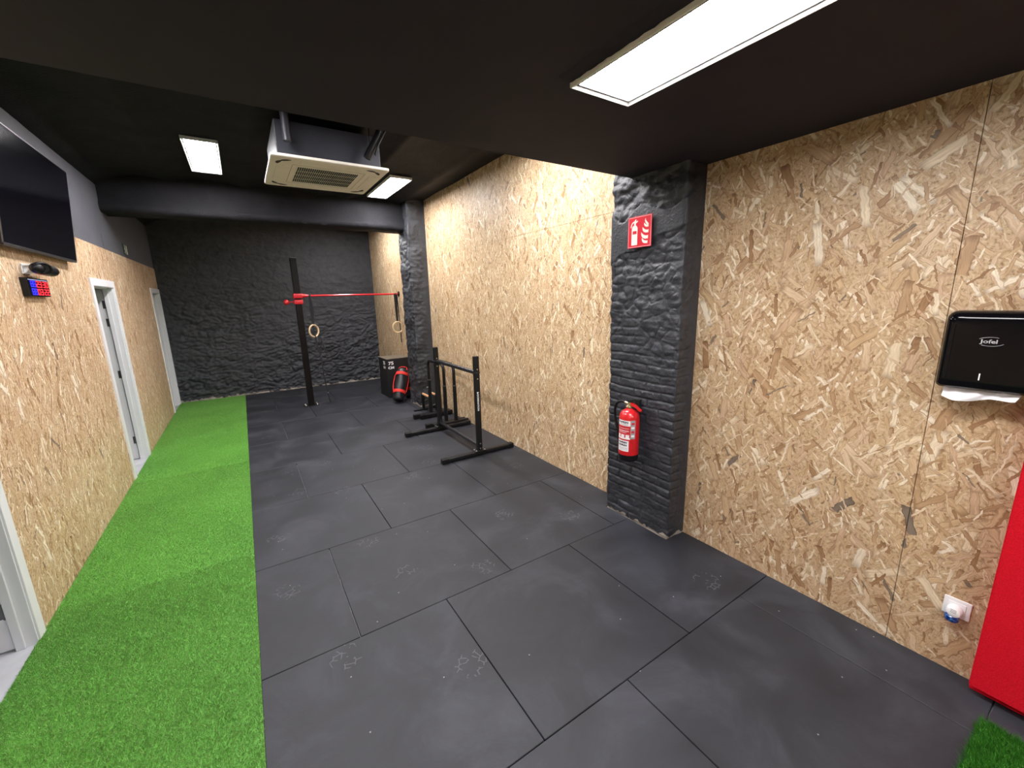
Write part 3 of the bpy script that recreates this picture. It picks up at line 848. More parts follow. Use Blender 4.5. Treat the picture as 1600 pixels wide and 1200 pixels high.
tm = thing('interval_timer', 'black LED interval timer with red and blue digits below the video camera', 'timer', (XL, 4.35, 1.9875))
obj('housing', box((0.0, -0.185, -0.0625), (0.033, 0.185, 0.0625), 0.002), black_plastic, tm)
obj('face', box((0.0325, -0.181, -0.058), (0.0345, 0.181, 0.058)), screen_mat, tm)
SEG = {'0': 'abcdef', '1': 'bc', '2': 'abged', '3': 'abgcd', '7': 'abc', '5': 'afgcd', '8': 'abcdefg'}
def digit(bm, ch, y, z, w, h, x):
    t = w * 0.17
    S = {'a': ((y, z + h - t), (y + w, z + h)), 'g': ((y, z + h / 2 - t / 2), (y + w, z + h / 2 + t / 2)), 'd': ((y, z), (y + w, z + t)),
         'f': ((y, z + h / 2 + t * .3), (y + t, z + h - t * .3)), 'b': ((y + w - t, z + h / 2 + t * .3), (y + w, z + h - t * .3)),
         'e': ((y, z + t * .3), (y + t, z + h / 2 - t * .3)), 'c': ((y + w - t, z + t * .3), (y + w, z + h / 2 - t * .3))}
    for s in SEG[ch]:
        (a, b), (c, d) = S[s]; add_box(bm, (x, a, b), (x + 0.0015, c, d))
for rz, s in ((0.0, '2330'), (-0.053, '0322')):
    bm = bmesh.new()
    for k, ch in enumerate(s):
        digit(bm, ch, -0.040 + k * 0.052 + (0.012 if k > 1 else 0), rz, 0.038, 0.043, 0.0345)
    obj('red_digits', bm, digit_red, tm)
bm = bmesh.new()
for rz, s in ((0.0, '88'), (-0.053, '88')):
    for k, ch in enumerate(s): digit(bm, ch, -0.138 + k * 0.046, rz, 0.038, 0.044, 0.0345)
obj('blue_digits', bm, digit_blue, tm)
bm = bmesh.new()
for k in range(26): add_box(bm, (0.0345, -0.165 + k * 0.0128, 0.048), (0.0352, -0.165 + k * 0.0128 + random.uniform(0.006, 0.011), 0.053))
obj('status_line', bm, digit_white, tm)

# exit sign
ex = thing('exit_sign', 'small dark green emergency exit sign on the charcoal wall above the doors', 'sign', (XL - 0.006, 7.80, 2.60))
obj('plate', box((0, -0.12, -0.07), (0.006, 0.12, 0.07), 0.001), sign_green, ex)
fr = frame((0.006, 0, 0), (0, 1, 0), (0, 0, 1))
bm = bmesh.new()
circ = lambda cx, cy, r, n=14: [(cx + r * math.cos(2 * PI * k / n), cy + r * math.sin(2 * PI * k / n)) for k in range(n)]
add_prism(bm, circ(-0.035, 0.045, 0.013), 0.001, fr)
for poly in ([(-0.055, 0.025), (-0.03, 0.032), (-0.015, 0.0), (-0.04, -0.01)],
             [(-0.085, 0.0), (-0.055, 0.028), (-0.048, 0.018), (-0.075, -0.008)],
             [(-0.022, 0.02), (0.01, 0.0), (0.006, -0.01), (-0.026, 0.008)],
             [(-0.04, -0.008), (-0.018, -0.002), (-0.045, -0.045), (-0.09, -0.048), (-0.09, -0.036), (-0.055, -0.033)],
             [(-0.03, -0.004), (-0.014, -0.002), (0.005, -0.03), (0.0, -0.06), (-0.012, -0.058), (-0.006, -0.034)],
             [(0.035, -0.058), (0.095, -0.058), (0.095, 0.058), (0.035, 0.058)]):
    add_prism(bm, poly, 0.001, fr)
obj('running_figure', bm, sign_white, ex)

# ------------------------------------------------------------------ fire extinguisher sign and extinguisher
fs = thing('fire_extinguisher_sign', 'red square fire extinguisher pictogram sign on the near black brick pillar', 'sign', (2.457, 2.095, 2.272))
obj('plate', box((0.0, -0.105, -0.107), (0.004, 0.105, 0.107), 0.0005), sign_red, fs)
fr = frame((0.0, 0, 0), (0, -1, 0), (0, 0, 1))   # u to the right as seen from the room, normal towards -X
bm = bmesh.new(); e, w = 0.101, 0.004
for a, b, c, d in ((-e, -e - .002, e, -e - .002 + w), (-e, e + .002 - w, e, e + .002), (-e, -e, -e + w, e), (e - w, -e, e, e)):
    add_prism(bm, [(a, b), (c, b), (c, d), (a, d)], 0.001, fr)
obj('border', bm, simple('pink_border', (0.80, 0.35, 0.36), 0.4, 0, 0.02), fs)
bm = bmesh.new()
add_prism(bm, [(-0.070, -0.088), (-0.018, -0.088), (-0.018, -0.012), (-0.070, -0.012)], 0.001, fr)
add_prism(bm, [(-0.070, 0.010), (-0.018, 0.010), (-0.018, 0.028), (-0.026, 0.042), (-0.034, 0.047), (-0.054, 0.047), (-0.063, 0.042), (-0.070, 0.028)], 0.001, fr)
add_prism(bm, [(-0.070, -0.012), (-0.062, -0.012), (-0.062, 0.010), (-0.070, 0.010)], 0.001, fr)
add_prism(bm, [(-0.025, -0.012), (-0.018, -0.012), (-0.018, 0.010), (-0.025, 0.010)], 0.001, fr)
add_prism(bm, [(-0.050, 0.047), (-0.036, 0.047), (-0.034, 0.062), (-0.016, 0.070), (-0.018, 0.078), (-0.036, 0.074), (-0.030, 0.086), (-0.040, 0.088), (-0.052, 0.070)], 0.001, fr)
arc = [(-0.045 + 0.036 * math.cos(math.radians(a)), 0.035 + 0.042 * math.sin(math.radians(a))) for a in range(95, 190, 12)]
arc2 = [(-0.045 + 0.028 * math.cos(math.radians(a)), 0.035 + 0.034 * math.sin(math.radians(a))) for a in range(95, 190, 12)][::-1]
add_prism(bm, arc + arc2, 0.001, fr)
obj('extinguisher_symbol', bm, sign_white, fs)
bm = bmesh.new()
def flame(dx, dy, k):
    # crescent with a pointed tip up-left
    P_ = [(-0.026, 0.026), (-0.024, 0.006), (-0.014, -0.008), (0.004, -0.015), (0.026, -0.015), (0.027, 0.004), (0.014, 0.003), (0.000, 0.006), (-0.012, 0.013)]
    return [(dx + x * k, dy + y * k) for x, y in P_]
for dx, dy, k in ((0.048, -0.070, 0.95), (0.046, -0.036, 1.15), (0.052, 0.002, 1.0), (0.058, 0.036, 0.75)):
    add_prism(bm, flame(dx, dy, k), 0.001, fr)
add_prism(bm, [(0.050, 0.084), (0.055, 0.068), (0.068, 0.056), (0.078, 0.046), (0.078, 0.030), (0.064, 0.040), (0.050, 0.054), (0.046, 0.068)], 0.001, fr)
obj('flame_symbol', bm, sign_white, fs)

EX, EY, EZ = 2.385, 2.062, 0.575
fe = thing('fire_extinguisher', 'red fire extinguisher with black hose hung on the near black brick pillar', 'fire extinguisher', (EX, EY, EZ))
R_ = 0.076
obj('foot', lathe([(0.0, 0.0), (0.060, 0.0), (0.069, 0.006), (0.074, 0.02), (0.076, 0.055), (0.0, 0.055)], 36), black_plastic, fe, smooth=True)
cyl = obj('cylinder', lathe([(0.0, 0.045), (R_ - .002, 0.045), (R_, 0.06), (R_, 0.345), (R_ - 0.004, 0.368), (R_ - 0.018, 0.390), (0.040, 0.404), (0.024, 0.410), (0.018, 0.414), (0.018, 0.424), (0.0, 0.424)], 40), red_paint, fe, smooth=True, angle=50)
bm = bmesh.new()
add_lathe(bm, [(0.0, 0.418), (0.022, 0.418), (0.022, 0.428), (0.016, 0.430), (0.016, 0.460), (0.0, 0.462)], 20)
add_tube(bm, [(0, 0, 0.445), (-0.005, 0.045, 0.452)], 0.010, 12)
add_tube(bm, [(0, 0.0, 0.44), (-0.03, 0.01, 0.425)], 0.008, 10)
obj('valve', bm, brass, fe, smooth=True)
bm = bmesh.new()
add_prism(bm, [(0.02, 0.462), (-0.01, 0.478), (-0.055, 0.494), (-0.10, 0.498), (-0.10, 0.489), (-0.05, 0.480), (-0.01, 0.458)], 0.022, frame((-0.011, 0, 0), (0, 1, 0), (0, 0, 1)))
obj('top_lever', bm, black_metal, fe)
bm = bmesh.new()
add_prism(bm, [(0.0, 0.455), (-0.015, 0.462), (-0.055, 0.448), (-0.108, 0.415), (-0.105, 0.405), (-0.05, 0.432), (-0.01, 0.440)], 0.020, frame((-0.010, 0, 0), (0, 1, 0), (0, 0, 1)))
obj('carry_handle', bm, red_paint, fe)
hp = []
ctrl = [(-0.005, 0.045, 0.452), (-0.01, 0.085, 0.452), (-0.01, 0.125, 0.425), (-0.005, 0.145, 0.37), (0.0, 0.140, 0.29), (0.0, 0.118, 0.22), (0.0, 0.100, 0.14), (0.0, 0.094, 0.07)]
def catmull(P, n=6):
    P = [Vector(p) for p in P]; out = []
    Q = [P[0] * 2 - P[1]] + P + [P[-1] * 2 - P[-2]]
    for i in range(1, len(Q) - 2):
        for k in range(n):
            t = k / n; a, b, c, d = Q[i - 1], Q[i], Q[i + 1], Q[i + 2]
            out.append(0.5 * ((2 * b) + (c - a) * t + (2 * a - 5 * b + 4 * c - d) * t * t + (3 * b - a - 3 * c + d) * t ** 3))
    out.append(P[-1]); return out
hose = obj('hose', tube(catmull(ctrl), 0.0105, 12), black_plastic, fe, smooth=True)
obj('nozzle', tube([(0.0, 0.094, 0.09), (0.0, 0.090, 0.03)], [0.013, 0.017], 14), black_plastic, hose, smooth=True)
bm = bmesh.new()
add_box(bm, (0.0, -0.03, 0.40), (0.095, 0.03, 0.41), 0.001); add_box(bm, (0.078, -0.02, 0.30), (0.10, 0.02, 0.46), 0.001)
obj('wall_hook', bm, black_metal, fe)
A0 = math.radians(206)
def wrapc(rad):
    def f(co):
        a = A0 - co.x / R_      # text runs left to right seen from the room
        return Vector(((rad + co.z) * math.cos(a), (rad + co.z) * math.sin(a), co.y))
    return f
def curved_patch(u0, u1, z0, z1, rad):
    bm = bmesh.new(); n = 18; rows = []
    for z in (z0, z1):
        rows.append([bm.verts.new(wrapc(rad)(Vector((-(u0 + (u1 - u0) * k / n), z, 0)))) for k in range(n + 1)])
    # u measured to the left of the label centre
    for k in range(n): bm.faces.new((rows[0][k], rows[0][k + 1], rows[1][k + 1], rows[1][k]))
    return bm
# u axis: +x in text space must run towards -Y (right as seen); A0 - x/R decreases the angle -> towards +Y, so flip
def wrapc(rad):
    def f(co):
        a = A0 + co.x / R_
        return Vector(((rad + co.z) * math.cos(a), (rad + co.z) * math.sin(a), co.y))
    return f
def lab(name, u0, u1, z0, z1, mat, lift=0.0006):
    bm = bmesh.new(); n = 18; lo = []; hi = []
    for k in range(n + 1):
        u = u0 + (u1 - u0) * k / n
        lo.append(bm.verts.new(wrapc(R_ + lift)(Vector((u, z0, 0))))); hi.append(bm.verts.new(wrapc(R_ + lift)(Vector((u, z1, 0)))))
    for k in range(n): bm.faces.new((lo[k], lo[k + 1], hi[k + 1], hi[k]))
    return obj(name, bm, mat, cyl, smooth=True)
lab('upper_label', -0.085, 0.028, 0.290, 0.332, ink_white)
lab('instruction_label', -0.085, 0.028, 0.185, 0.290, ink_red, 0.0006)
lab('side_label', 0.030, 0.066, 0.190, 0.335, ink_grey, 0.0006)
lab('pictogram_strip', -0.085, 0.028, 0.185, 0.197, ink_white, 0.0010)
for k in range(3): lab('pictogram_strip', -0.080 + k * 0.037, -0.052 + k * 0.037, 0.196, 0.222, ink_white, 0.0010)
for z in (0.268, 0.252, 0.246, 0.236): lab('instruction_line', -0.08, 0.018 if z > 0.24 else 0.0, z, z + 0.0028, ink_white, 0.0011)
lab('lower_label', -0.080, 0.020, 0.088, 0.174, ink_white)
for k in range(4): lab('side_mark', 0.036, 0.060, 0.205 + k * 0.032, 0.222 + k * 0.032, ink_red if k % 2 else ink_white, 0.0011)
put_text('lettering', 'PAPRIN', 0.022, ink_black, cyl, None, 0.0008, 1.15, 0.0003, lambda c: wrapc(R_ + 0.0012)(c + Vector((-0.030, 0.317, 0))))
put_text('lettering', 'PAPRIN', 0.019, ink_black, cyl, None, 0.0008, 1.15, 0.0003, lambda c: wrapc(R_ + 0.0012)(c + Vector((-0.030, 0.158, 0))))
put_text('lettering', 'PAPRIN', 0.019, ink_black, cyl, None, 0.0008, 1.15, 0.0003, lambda c: wrapc(R_ + 0.0012)(c + Vector((-0.030, 0.136, 0))))
for z in (0.302, 0.296, 0.116, 0.109, 0.100): lab('fine_print', -0.07, 0.012, z, z + 0.002, ink_grey, 0.0011)

# ------------------------------------------------------------------ paper towel dispenser
pd = thing('paper_towel_dispenser', 'glossy black paper towel dispenser on the near right board wall', 'dispenser', (XR, 0.345, 1.40))
def disp_body():
    bm = bmesh.new()
    # section in (depth, height): rounded front; width rounded corners
    H0, W0, D0 = 0.335, 0.146, 0.13
    rings = []
    prof = [(0.0, 0.985), (0.05, 0.995), (0.095, 0.995), (0.112, 0.985), (0.124, 0.955), (0.130, 0.90)]
    def outline(s, inset):
        pts = []; r = 0.035
        w = W0 - inset; z0 = inset; z1 = H0 - inset
        for cx, cz, a0 in ((w - r, z1 - r, 0), (-w + r, z1 - r, 90), (-w + r * 0.6, z0 + r * 0.6, 180), (w - r * 0.6, z0 + r * 0.6, 270)):
            rr = r if cz > 0.1 else r * 0.6
            for k in range(8):
                a = math.radians(a0 + 90 * k / 7); pts.append((cx + rr * math.cos(a), cz + rr * math.sin(a)))
        return pts
    for d, ins in ((0.0, 0.006), (0.004, 0.0), (0.088, 0.0), (0.104, 0.004), (0.117, 0.012), (0.126, 0.024), (0.130, 0.04)):
        rings.append([bm.verts.new((-d, y, z)) for y, z in outline(1, ins)])
    n = len(rings[0])
    for a, b in zip(rings[:-1], rings[1:]):
        for k in range(n): bm.faces.new((a[k], a[(k + 1) % n], b[(k + 1) % n], b[k]))
    bm.faces.new(rings[0]); bm.faces.new(rings[-1])
    return bm
obj('cover', disp_body(), black_gloss, pd, smooth=True, angle=50)
obj('back_plate', box((-0.02, -0.135, -0.006), (0, 0.135, 0.02), 0.003), black_plastic, pd)
fr = frame((-0.1305, 0, 0), (0, -1, 0), (0, 0, 1))
put_text('logo', 'Jofel', 0.021, ink_grey, pd, frame((-0.1305, 0.005, 0.212), (0, -1, 0), (0, 0, 1)), 0.0005, 1.3)
bm = bmesh.new()
el = lambda a0, a1, rx, rz: [(rx * math.cos(math.radians(a)), 0.212 + rz * math.sin(math.radians(a))) for a in range(a0, a1, 8)]
for a0, a1 in ((60, 150), (230, 340)):
    o1 = el(a0, a1, 0.040, 0.019); i1 = el(a0, a1, 0.038, 0.0175)[::-1]
    add_prism(bm, o1 + i1, 0.0008, fr)
obj('logo_ring', bm, ink_grey, pd)
obj('level_window', box((-0.1312, 0.010, 0.05), (-0.1295, 0.014, 0.078)), ink_white, pd)
def towel():
    bm = bmesh.new(); nx, nz = 26, 8; rows = []
    for j in range(nz + 1):
        t = j / nz; row = []
        for i in range(nx + 1):
            s = i / nx
            drop = 0.052 * (0.55 + 0.45 * math.sin(PI * min(1, s * 1.25 + 0.15)))
            y = 0.118 - 0.225 * s * (1 - 0.05 * t)
            x = -0.085 - 0.012 * t + 0.012 * math.sin(s * 9 + t * 3) * t + 0.004 * math.sin(s * 25)
            row.append(bm.verts.new((x, y, -0.001 - drop * t)))
        rows.append(row)
    for a, b in zip(rows[:-1], rows[1:]):
        for k in range(nx): bm.faces.new((a[k], a[k + 1], b[k + 1], b[k]))
    r = bmesh.ops.extrude_face_region(bm, geom=bm.faces[:])
    bmesh.ops.translate(bm, verts=[v for v in r['geom'] if isinstance(v, bmesh.types.BMVert)], vec=(0.006, 0, 0.002))
    return bm
o = obj('paper_towel', towel(), paper, smooth=True); o.location = (XR, 0.345, 1.40)
tag(o, 'folded white paper towel hanging out under the black dispenser', 'paper towel')

# ------------------------------------------------------------------ socket and air freshener
o = thing('power_socket', 'white square wall socket low on the near right board wall', 'socket', (XR, 0.288, 0.335))
obj('plate', box((-0.009, -0.046, -0.046), (0, 0.046, 0.046), 0.003), white_plastic, o)
obj('insert', box((-0.012, -0.03, -0.03), (-0.008, 0.03, 0.03), 0.002), white_plastic, o)
af = thing('plug_in_air_freshener', 'white plug-in air freshener with blue bottle in the wall socket', 'air freshener', (XR - 0.012, 0.290, 0.330))
my = Matrix.Rotation(-PI / 2, 4, 'Y')
obj('cap', lathe([(0.026, 0.0), (0.028, 0.012), (0.027, 0.030), (0.022, 0.042), (0.010, 0.047), (0.0, 0.048)], 28, my), white_plastic, af, smooth=True)
bm = bmesh.new()
for k in range(3): add_box(bm, (-0.0485 + k * 0.0012, -0.010, 0.004 + k * 0.006), (-0.0455, 0.010, 0.0055 + k * 0.006))
obj('vent_slot', bm, grille_dark, af)
obj('bottle', lathe([(0.0, -0.052), (0.018, -0.052), (0.022, -0.046), (0.022, -0.026), (0.014, -0.018), (0.0, -0.016)], 22, Matrix.Translation((-0.024, 0.004, 0)) @ Matrix.Diagonal((0.9, 1.15, 1, 1))), blue_bottle, af, smooth=True)

# ------------------------------------------------------------------ red padding
def pad():
    bm = box((2.565, -1.0, 0.003), (XR - 0.002, 0.192, 1.90), 0)
    es = [e for e in bm.edges if all(v.co.x < 2.6 and v.co.z < 0.1 for v in e.verts)]
    bmesh.ops.bevel(bm, geom=es, offset=0.05, segments=10, affect='EDGES')
    es = [e for e in bm.edges if all(v.co.y > 0.19 and v.co.x < 2.566 for v in e.verts)]
    bmesh.ops.bevel(bm, geom=es, offset=0.004, segments=2, affect='EDGES')
    bmesh.ops.translate(bm, verts=bm.verts, vec=(-2.62, 0.4, -0.02))
    return bm
o = obj('wall_padding', pad(), red_felt, smooth=True, angle=50); o.location = (2.62, -0.4, 0.02)
tag(o, 'red felt-covered padding against the right wall, curved at the bottom', 'padding')

# ------------------------------------------------------------------ pull-up post, bar and rings
PX, PY = 0.842, 8.09
pp = thing('pull_up_post', 'tall black steel post with red clamps and a red bar running to the right wall', 'pull-up bar', (PX, PY, 0))
obj('post', box((-0.05, -0.05, 0.006), (0.05, 0.05, 2.575), 0.008, 3), darkbrown_metal, pp)
obj('top_cap', box((-0.051, -0.051, 2.570), (0.051, 0.051, 2.580), 0.004), grey_metal, pp)
bp = obj('base_plate', box((-0.12, -0.09, 0), (0.12, 0.09, 0.008), 0.002), black_metal, pp)
for sx in (-1, 1):
    for sy in (-1, 1):
        obj('bolt', lathe([(0.0, 0.0), (0.016, 0.0), (0.016, 0.010), (0.010, 0.020), (0.0, 0.021)], 10, Matrix.Translation((sx * 0.095, sy * 0.06, 0.008))), steel, bp, smooth=True)
def ring_clamp(z0, z1):
    bm = bmesh.new()
    add_box(bm, (-0.072, -0.072, z0), (0.072, 0.072, z1), 0.012, 3)
    for z in (z0 + 0.018, z1 - 0.018):
        for x in (-0.045, 0.045):
            add_tube(bm, [(x, -0.070, z), (x, -0.084, z)], 0.010, 8)
    return bm
cl = obj('clamp', ring_clamp(1.905, 1.985), red_bar, pp, smooth=True, angle=30)
cl2 = obj('clamp', ring_clamp(1.805, 1.880), red_bar, pp, smooth=True, angle=30)
obj('ball_knob', lathe([(0, -0.045), (0.02, -0.041), (0.038, -0.024), (0.045, 0), (0.038, 0.024), (0.02, 0.041), (0, 0.045)], 20, Matrix.Translation((-0.185, -0.03, 1.842))), red_bar, cl2, smooth=True)
obj('lever', tube([(-0.07, -0.03, 1.848), (-0.16, -0.03, 1.843)], 0.010, 10), red_bar, cl2, smooth=True)
bm = bmesh.new()
add_tube(bm, [(0.06, 0, 1.946), (0.11, 0, 1.946), (0.145, 0, 1.946), (0.17, 0, 1.946)], [0.036, 0.034, 0.022, 0.017], 16)
add_tube(bm, [(0.16, 0, 1.946), (XR - 0.085 - PX, 0, 1.950)], 0.0165, 16)
obj('bar', bm, red_bar, pp, smooth=True)
obj('wall_flange', lathe([(0.0, -0.02), (0.026, -0.02), (0.026, -0.006), (0.05, -0.006), (0.05, 0.006), (0, 0.006)], 24, Matrix.Translation((2.612 - PX, 0, 1.950)) @ Matrix.Rotation(PI / 2, 4, 'Y')), black_metal, pp, smooth=True)

def gym_ring(label, x, ztop, zc, yaw, kind):
    t = thing('gymnastic_ring', label, 'gymnastic ring', (x, PY, zc), 0, 'gymnastic rings on the red bar')
    ca, sa = math.cos(yaw), math.sin(yaw); R1 = 0.104
    pts = [(R1 * math.cos(a) * ca, R1 * math.cos(a) * sa, R1 * math.sin(a)) for a in [2 * PI * k / 40 for k in range(40)]]
    bm = bmesh.new(); add_tube(bm, pts, 0.0145, 12, closed=True)
    obj('ring', bm, light_wood, t, smooth=True)
    bm = bmesh.new(); h = ztop - zc
    spread = 0.03 if kind == 'left' else 0.0
    for s in (-1, 1):
        w = 0.034 if kind == 'left' else 0.040
        add_flat(bm, [(-0.005 if kind == 'left' else s * 0.018, s * 0.018, h), (s * 0.010 + spread * 0.5 * (s > 0), s * 0.012, h * 0.6), (0.0, s * 0.004, R1 + 0.012), (0.0, s * 0.003, R1 - 0.006)], w, 0.004, (1, 0, 0))
    add_flat(bm, [(0, -0.021, h - 0.005), (0, -0.015, h + 0.018), (0, 0.015, h + 0.018), (0, 0.021, h - 0.005)], 0.026, 0.004, (1, 0, 0))
    st = obj('strap', bm, black_webbing, t)
    bm = bmesh.new()
    if kind == 'left':
        add_flat(bm, [(-0.015, -0.01, R1), (0.0, -0.012, -0.02), (0.02, -0.012, -0.25), (0.065, -0.012, -0.46)], 0.030, 0.003, (1, 0, 0))
        add_flat(bm, [(0.055, -0.018, -0.10), (0.075, -0.018, -0.25), (0.062, -0.018, -0.46)], 0.016, 0.003, (1, 0, 0))
        add_flat(bm, [(0.085, 0.0, -0.11), (0.12, 0.0, -0.27), (0.165, 0.0, -0.42)], 0.022, 0.003, (1, 0, 0))
        add_flat(bm, [(0.062, -0.015, -0.45), (0.07, -0.015, -0.70), (0.085, -0.015, -0.95), (0.11, -0.015, -1.20), (0.13, -0.015, -zc + 0.004)], 0.022, 0.003, (1, 0, 0))
        obj('strap_tail', bm, black_webbing, t)
        for z in (-0.46, -0.80, -1.14):
            obj('buckle', box((0.06 - 0.06 * (z + 0.46), -0.022, z - 0.010), (0.075 - 0.06 * (z + 0.46), -0.012, z + 0.010), 0.002), steel, t)
    else:
        add_tube(bm, [(0.005, 0, R1), (0.005, 0.0, -0.1), (0.002, 0, -0.26), (0.02, 0, -0.36), (0.06, 0, -0.39)], 0.003, 6)
        obj('cord', bm, wire_clear, t)
        bm = bmesh.new()
        add_flat(bm, [(0.035, 0.0, h), (0.04, 0, 0.30), (0.047, 0, 0.02), (0.050, 0, -0.30)], 0.015, 0.004, (1, 0, 0))
        obj('strap_tail', bm, black_webbing, t)
    return t
gym_ring('wooden gymnastic ring hanging beside the black post with dangling straps', 1.032, 1.946, 1.335, math.radians(38), 'left')
gym_ring('wooden gymnastic ring hanging at the wall end of the red bar', 2.545, 1.950, 1.312, math.radians(8), 'right')

# ------------------------------------------------------------------ plyometric box and sandbags
pb = thing('plyometric_box', 'black plyometric jump box marked 75 CM in the far right corner', 'plyo box', (2.375, 7.98, 0), math.radians(2))
obj('body', box((-0.225, -0.24, 0), (0.225, 0.24, 0.740), 0.004), box_black, pb)
obj('top_panel', box((-0.225, -0.24, 0.740), (0.225, 0.24, 0.752), 0.003), box_top, pb)
f1 = frame((-0.14, -0.2405, 0.66), (1, 0, 0), (0, 0, 1))
put_text('lettering', '75', 0.085, ink_white, pb, f1, 0.002, 1.25)
put_text('lettering', 'CM', 0.062, ink_white, pb, frame((-0.14, -0.2405, 0.575), (1, 0, 0), (0, 0, 1)), 0.003, 1.25)
put_text('side_lettering', '75', 0.085, ink_white, pb, frame((-0.2255, -0.10, 0.66), (0, -1, 0), (0, 0, 1)), 0.004, 1.25)
put_text('side_lettering', 'CM', 0.062, ink_white, pb, frame((-0.2255, -0.10, 0.575), (0, -1, 0), (0, 0, 1)), 0.003, 1.25)
obj('edge_strip', box((-0.2262, 0.225, 0.42), (-0.2245, 0.236, 0.70)), ink_grey, pb)

def sandbag(label, base, top, R0, name='sandbag'):
    base = Vector(base); top = Vector(top); ax = (top - base); Ln = ax.length
    t = thing(name, label, 'sandbag', base, 0, 'black and red training sandbags')
    q = ax.to_track_quat('Z', 'Y').to_matrix().to_4x4()
    up = Matrix.Translation((0, 0, 0)) @ q
    prof = [(0.0, 0.0), (R0 * 0.70, 0.0), (R0 * 0.86, 0.02), (R0 * 0.95, 0.08), (R0, 0.14), (R0 * 1.02, Ln * 0.5), (R0, Ln * 0.76), (R0 * 0.93, Ln * 0.85), (R0 * 0.8, Ln * 0.91), (R0 * 0.5, Ln * 0.94), (0.0, Ln * 0.95)]
    def wr(bm):
        for v in bm.verts:
            a = math.atan2(v.co.y, v.co.x); rr = math.hypot(v.co.x, v.co.y)
            k = 1 + 0.03 * math.sin(3 * a + v.co.z * 20) + 0.02 * noise.noise(Vector((a * 2, v.co.z * 14, 0)))
            v.co.x *= k; v.co.y *= k; v.co = up @ v.co
        return bm
    fine = []
    for (r0, z0), (r1, z1) in zip(prof[:-1], prof[1:]):
        for k in range(4): fine.append((r0 + (r1 - r0) * k / 4, z0 + (z1 - z0) * k / 4))
    fine.append(prof[-1])
    obj('body', wr(lathe(fine, 36)), black_vinyl, t, smooth=True)
    def band(z0, z1): return [(R0 * 0.9, z0), (R0 * 1.10, z0), (R0 * 1.11, (z0 + z1) / 2), (R0 * 1.10, z1), (R0 * 0.9, z1)]
    obj('strap', wr(lathe(band(0.13, 0.185), 36)), red_webbing, t, smooth=True)
    obj('strap', wr(lathe(band(Ln * 0.72, Ln * 0.80), 36)), red_webbing, t, smooth=True)
    for a in (math.radians(215), math.radians(35)):
        c, s = math.cos(a), math.sin(a)
        bm = bmesh.new()
        w = (-s * 1.0, c * 1.0, 0)
        add_flat(bm, [(c * R0 * 1.06, s * R0 * 1.06, 0.16), (c * R0 * 1.22, s * R0 * 1.22, 0.24), (c * R0 * 1.26, s * R0 * 1.26, Ln * 0.5), (c * R0 * 1.22, s * R0 * 1.22, Ln * 0.68), (c * R0 * 1.06, s * R0 * 1.06, Ln * 0.77)], 0.04, 0.008, w)
        for v in bm.verts: v.co = up @ v.co
        obj('side_handle', bm, red_webbing, t)
    bm = bmesh.new()
    add_flat(bm, [(-0.085, 0, Ln * 0.90), (-0.075, 0, Ln * 0.97), (-0.03, 0, Ln * 1.0), (0.03, 0, Ln * 1.0), (0.075, 0, Ln * 0.97), (0.085, 0, Ln * 0.90)], 0.035, 0.008, (0, 1, 0))
    for v in bm.verts: v.co = up @ v.co
    obj('top_handle', bm, red_webbing, t)
    return t
sandbag('black sandbag with bright red straps leaning against the jump box, the front one', (2.165, 7.22, 0.052), (2.405, 7.52, 0.60), 0.104)
sandbag('black sandbag with red straps mostly hidden between the front bag and the far pillar', (2.50, 7.56, 0.016), (2.505, 7.63, 0.52), 0.090)

# ------------------------------------------------------------------ squat/press stand (front)
ps = thing('press_up_rack', 'large black steel rack with two uprights and a crossbar, nearest of the racks', 'exercise rack', (2.162, 4.72, 0))
Y1, Y2 = 4.125 - 4.72, 5.30 - 4.72
for y, xa, xb in ((Y1, -0.49, 0.468), (Y2, -0.515, 0.475)):
    bm = bmesh.new()
    add_box(bm, (xa + 0.05, y - 0.03, 0.006), (xb - 0.05, y + 0.03, 0.056), 0.012, 3)
    ft = obj('foot_bar', bm, black_metal, ps, smooth=True, angle=30)
    for a, b in ((xa, xa + 0.09), (xb - 0.07, xb)):
        obj('foot_cap', box((a, y - 0.035, 0.0), (b, y + 0.035, 0.06), 0.01, 2), black_plastic, ft)
    up_ = obj('upright', box((-0.03, y - 0.025, 0.05), (0.03, y + 0.025, 1.19), 0.004), black_metal, ps)
    fl_ = obj('flange', box((-0.075, y - 0.04, 0.055), (0.075, y + 0.04, 0.064), 0.002), black_metal, ps)
    for sx in (-1, 1):
        for sy in (-1, 1):
            obj('bolt', lathe([(0, 0), (0.009, 0), (0.009, 0.008), (0, 0.010)], 8, Matrix.Translation((sx * 0.055, y + sy * 0.027, 0.064))), steel, fl_)
bm = bmesh.new()
add_tube(bm, [(0, Y1 + 0.02, 1.0), (0, Y2 - 0.02, 1.0)], 0.025, 18)
for y in (Y1, Y2): add_box(bm, (-0.033, y - 0.028, 0.99), (0.033, y + 0.028, 1.01), 0.002)
obj('crossbar', bm, simple('worn_grey_bar', (0.035, 0.035, 0.040), 0.25, 0.4, 0.2, 30), ps, smooth=True, angle=40)
obj('lower_brace', tube([(0, Y1 + 0.02, 0.115), (0, Y2 - 0.02, 0.115)], 0.022, 18), simple('dark_brace', (0.028, 0.028, 0.032), 0.28, 0.3, 0.2, 30), ps, smooth=True)
for y in (Y1, Y2):
    for z in (0.93, 1.04, 0.15, 0.09):
        obj('bolt', tube([(0.0, y - 0.024, z), (0.0, y - 0.032, z)], 0.008, 8), steel, ps)
put_text('lettering', 'DOMINATION', 0.031, ink_white, ps, frame((-0.005, Y1 - 0.0255, 0.650), (0, 0, -1), (1, 0, 0)), 0.0008, 0.98)
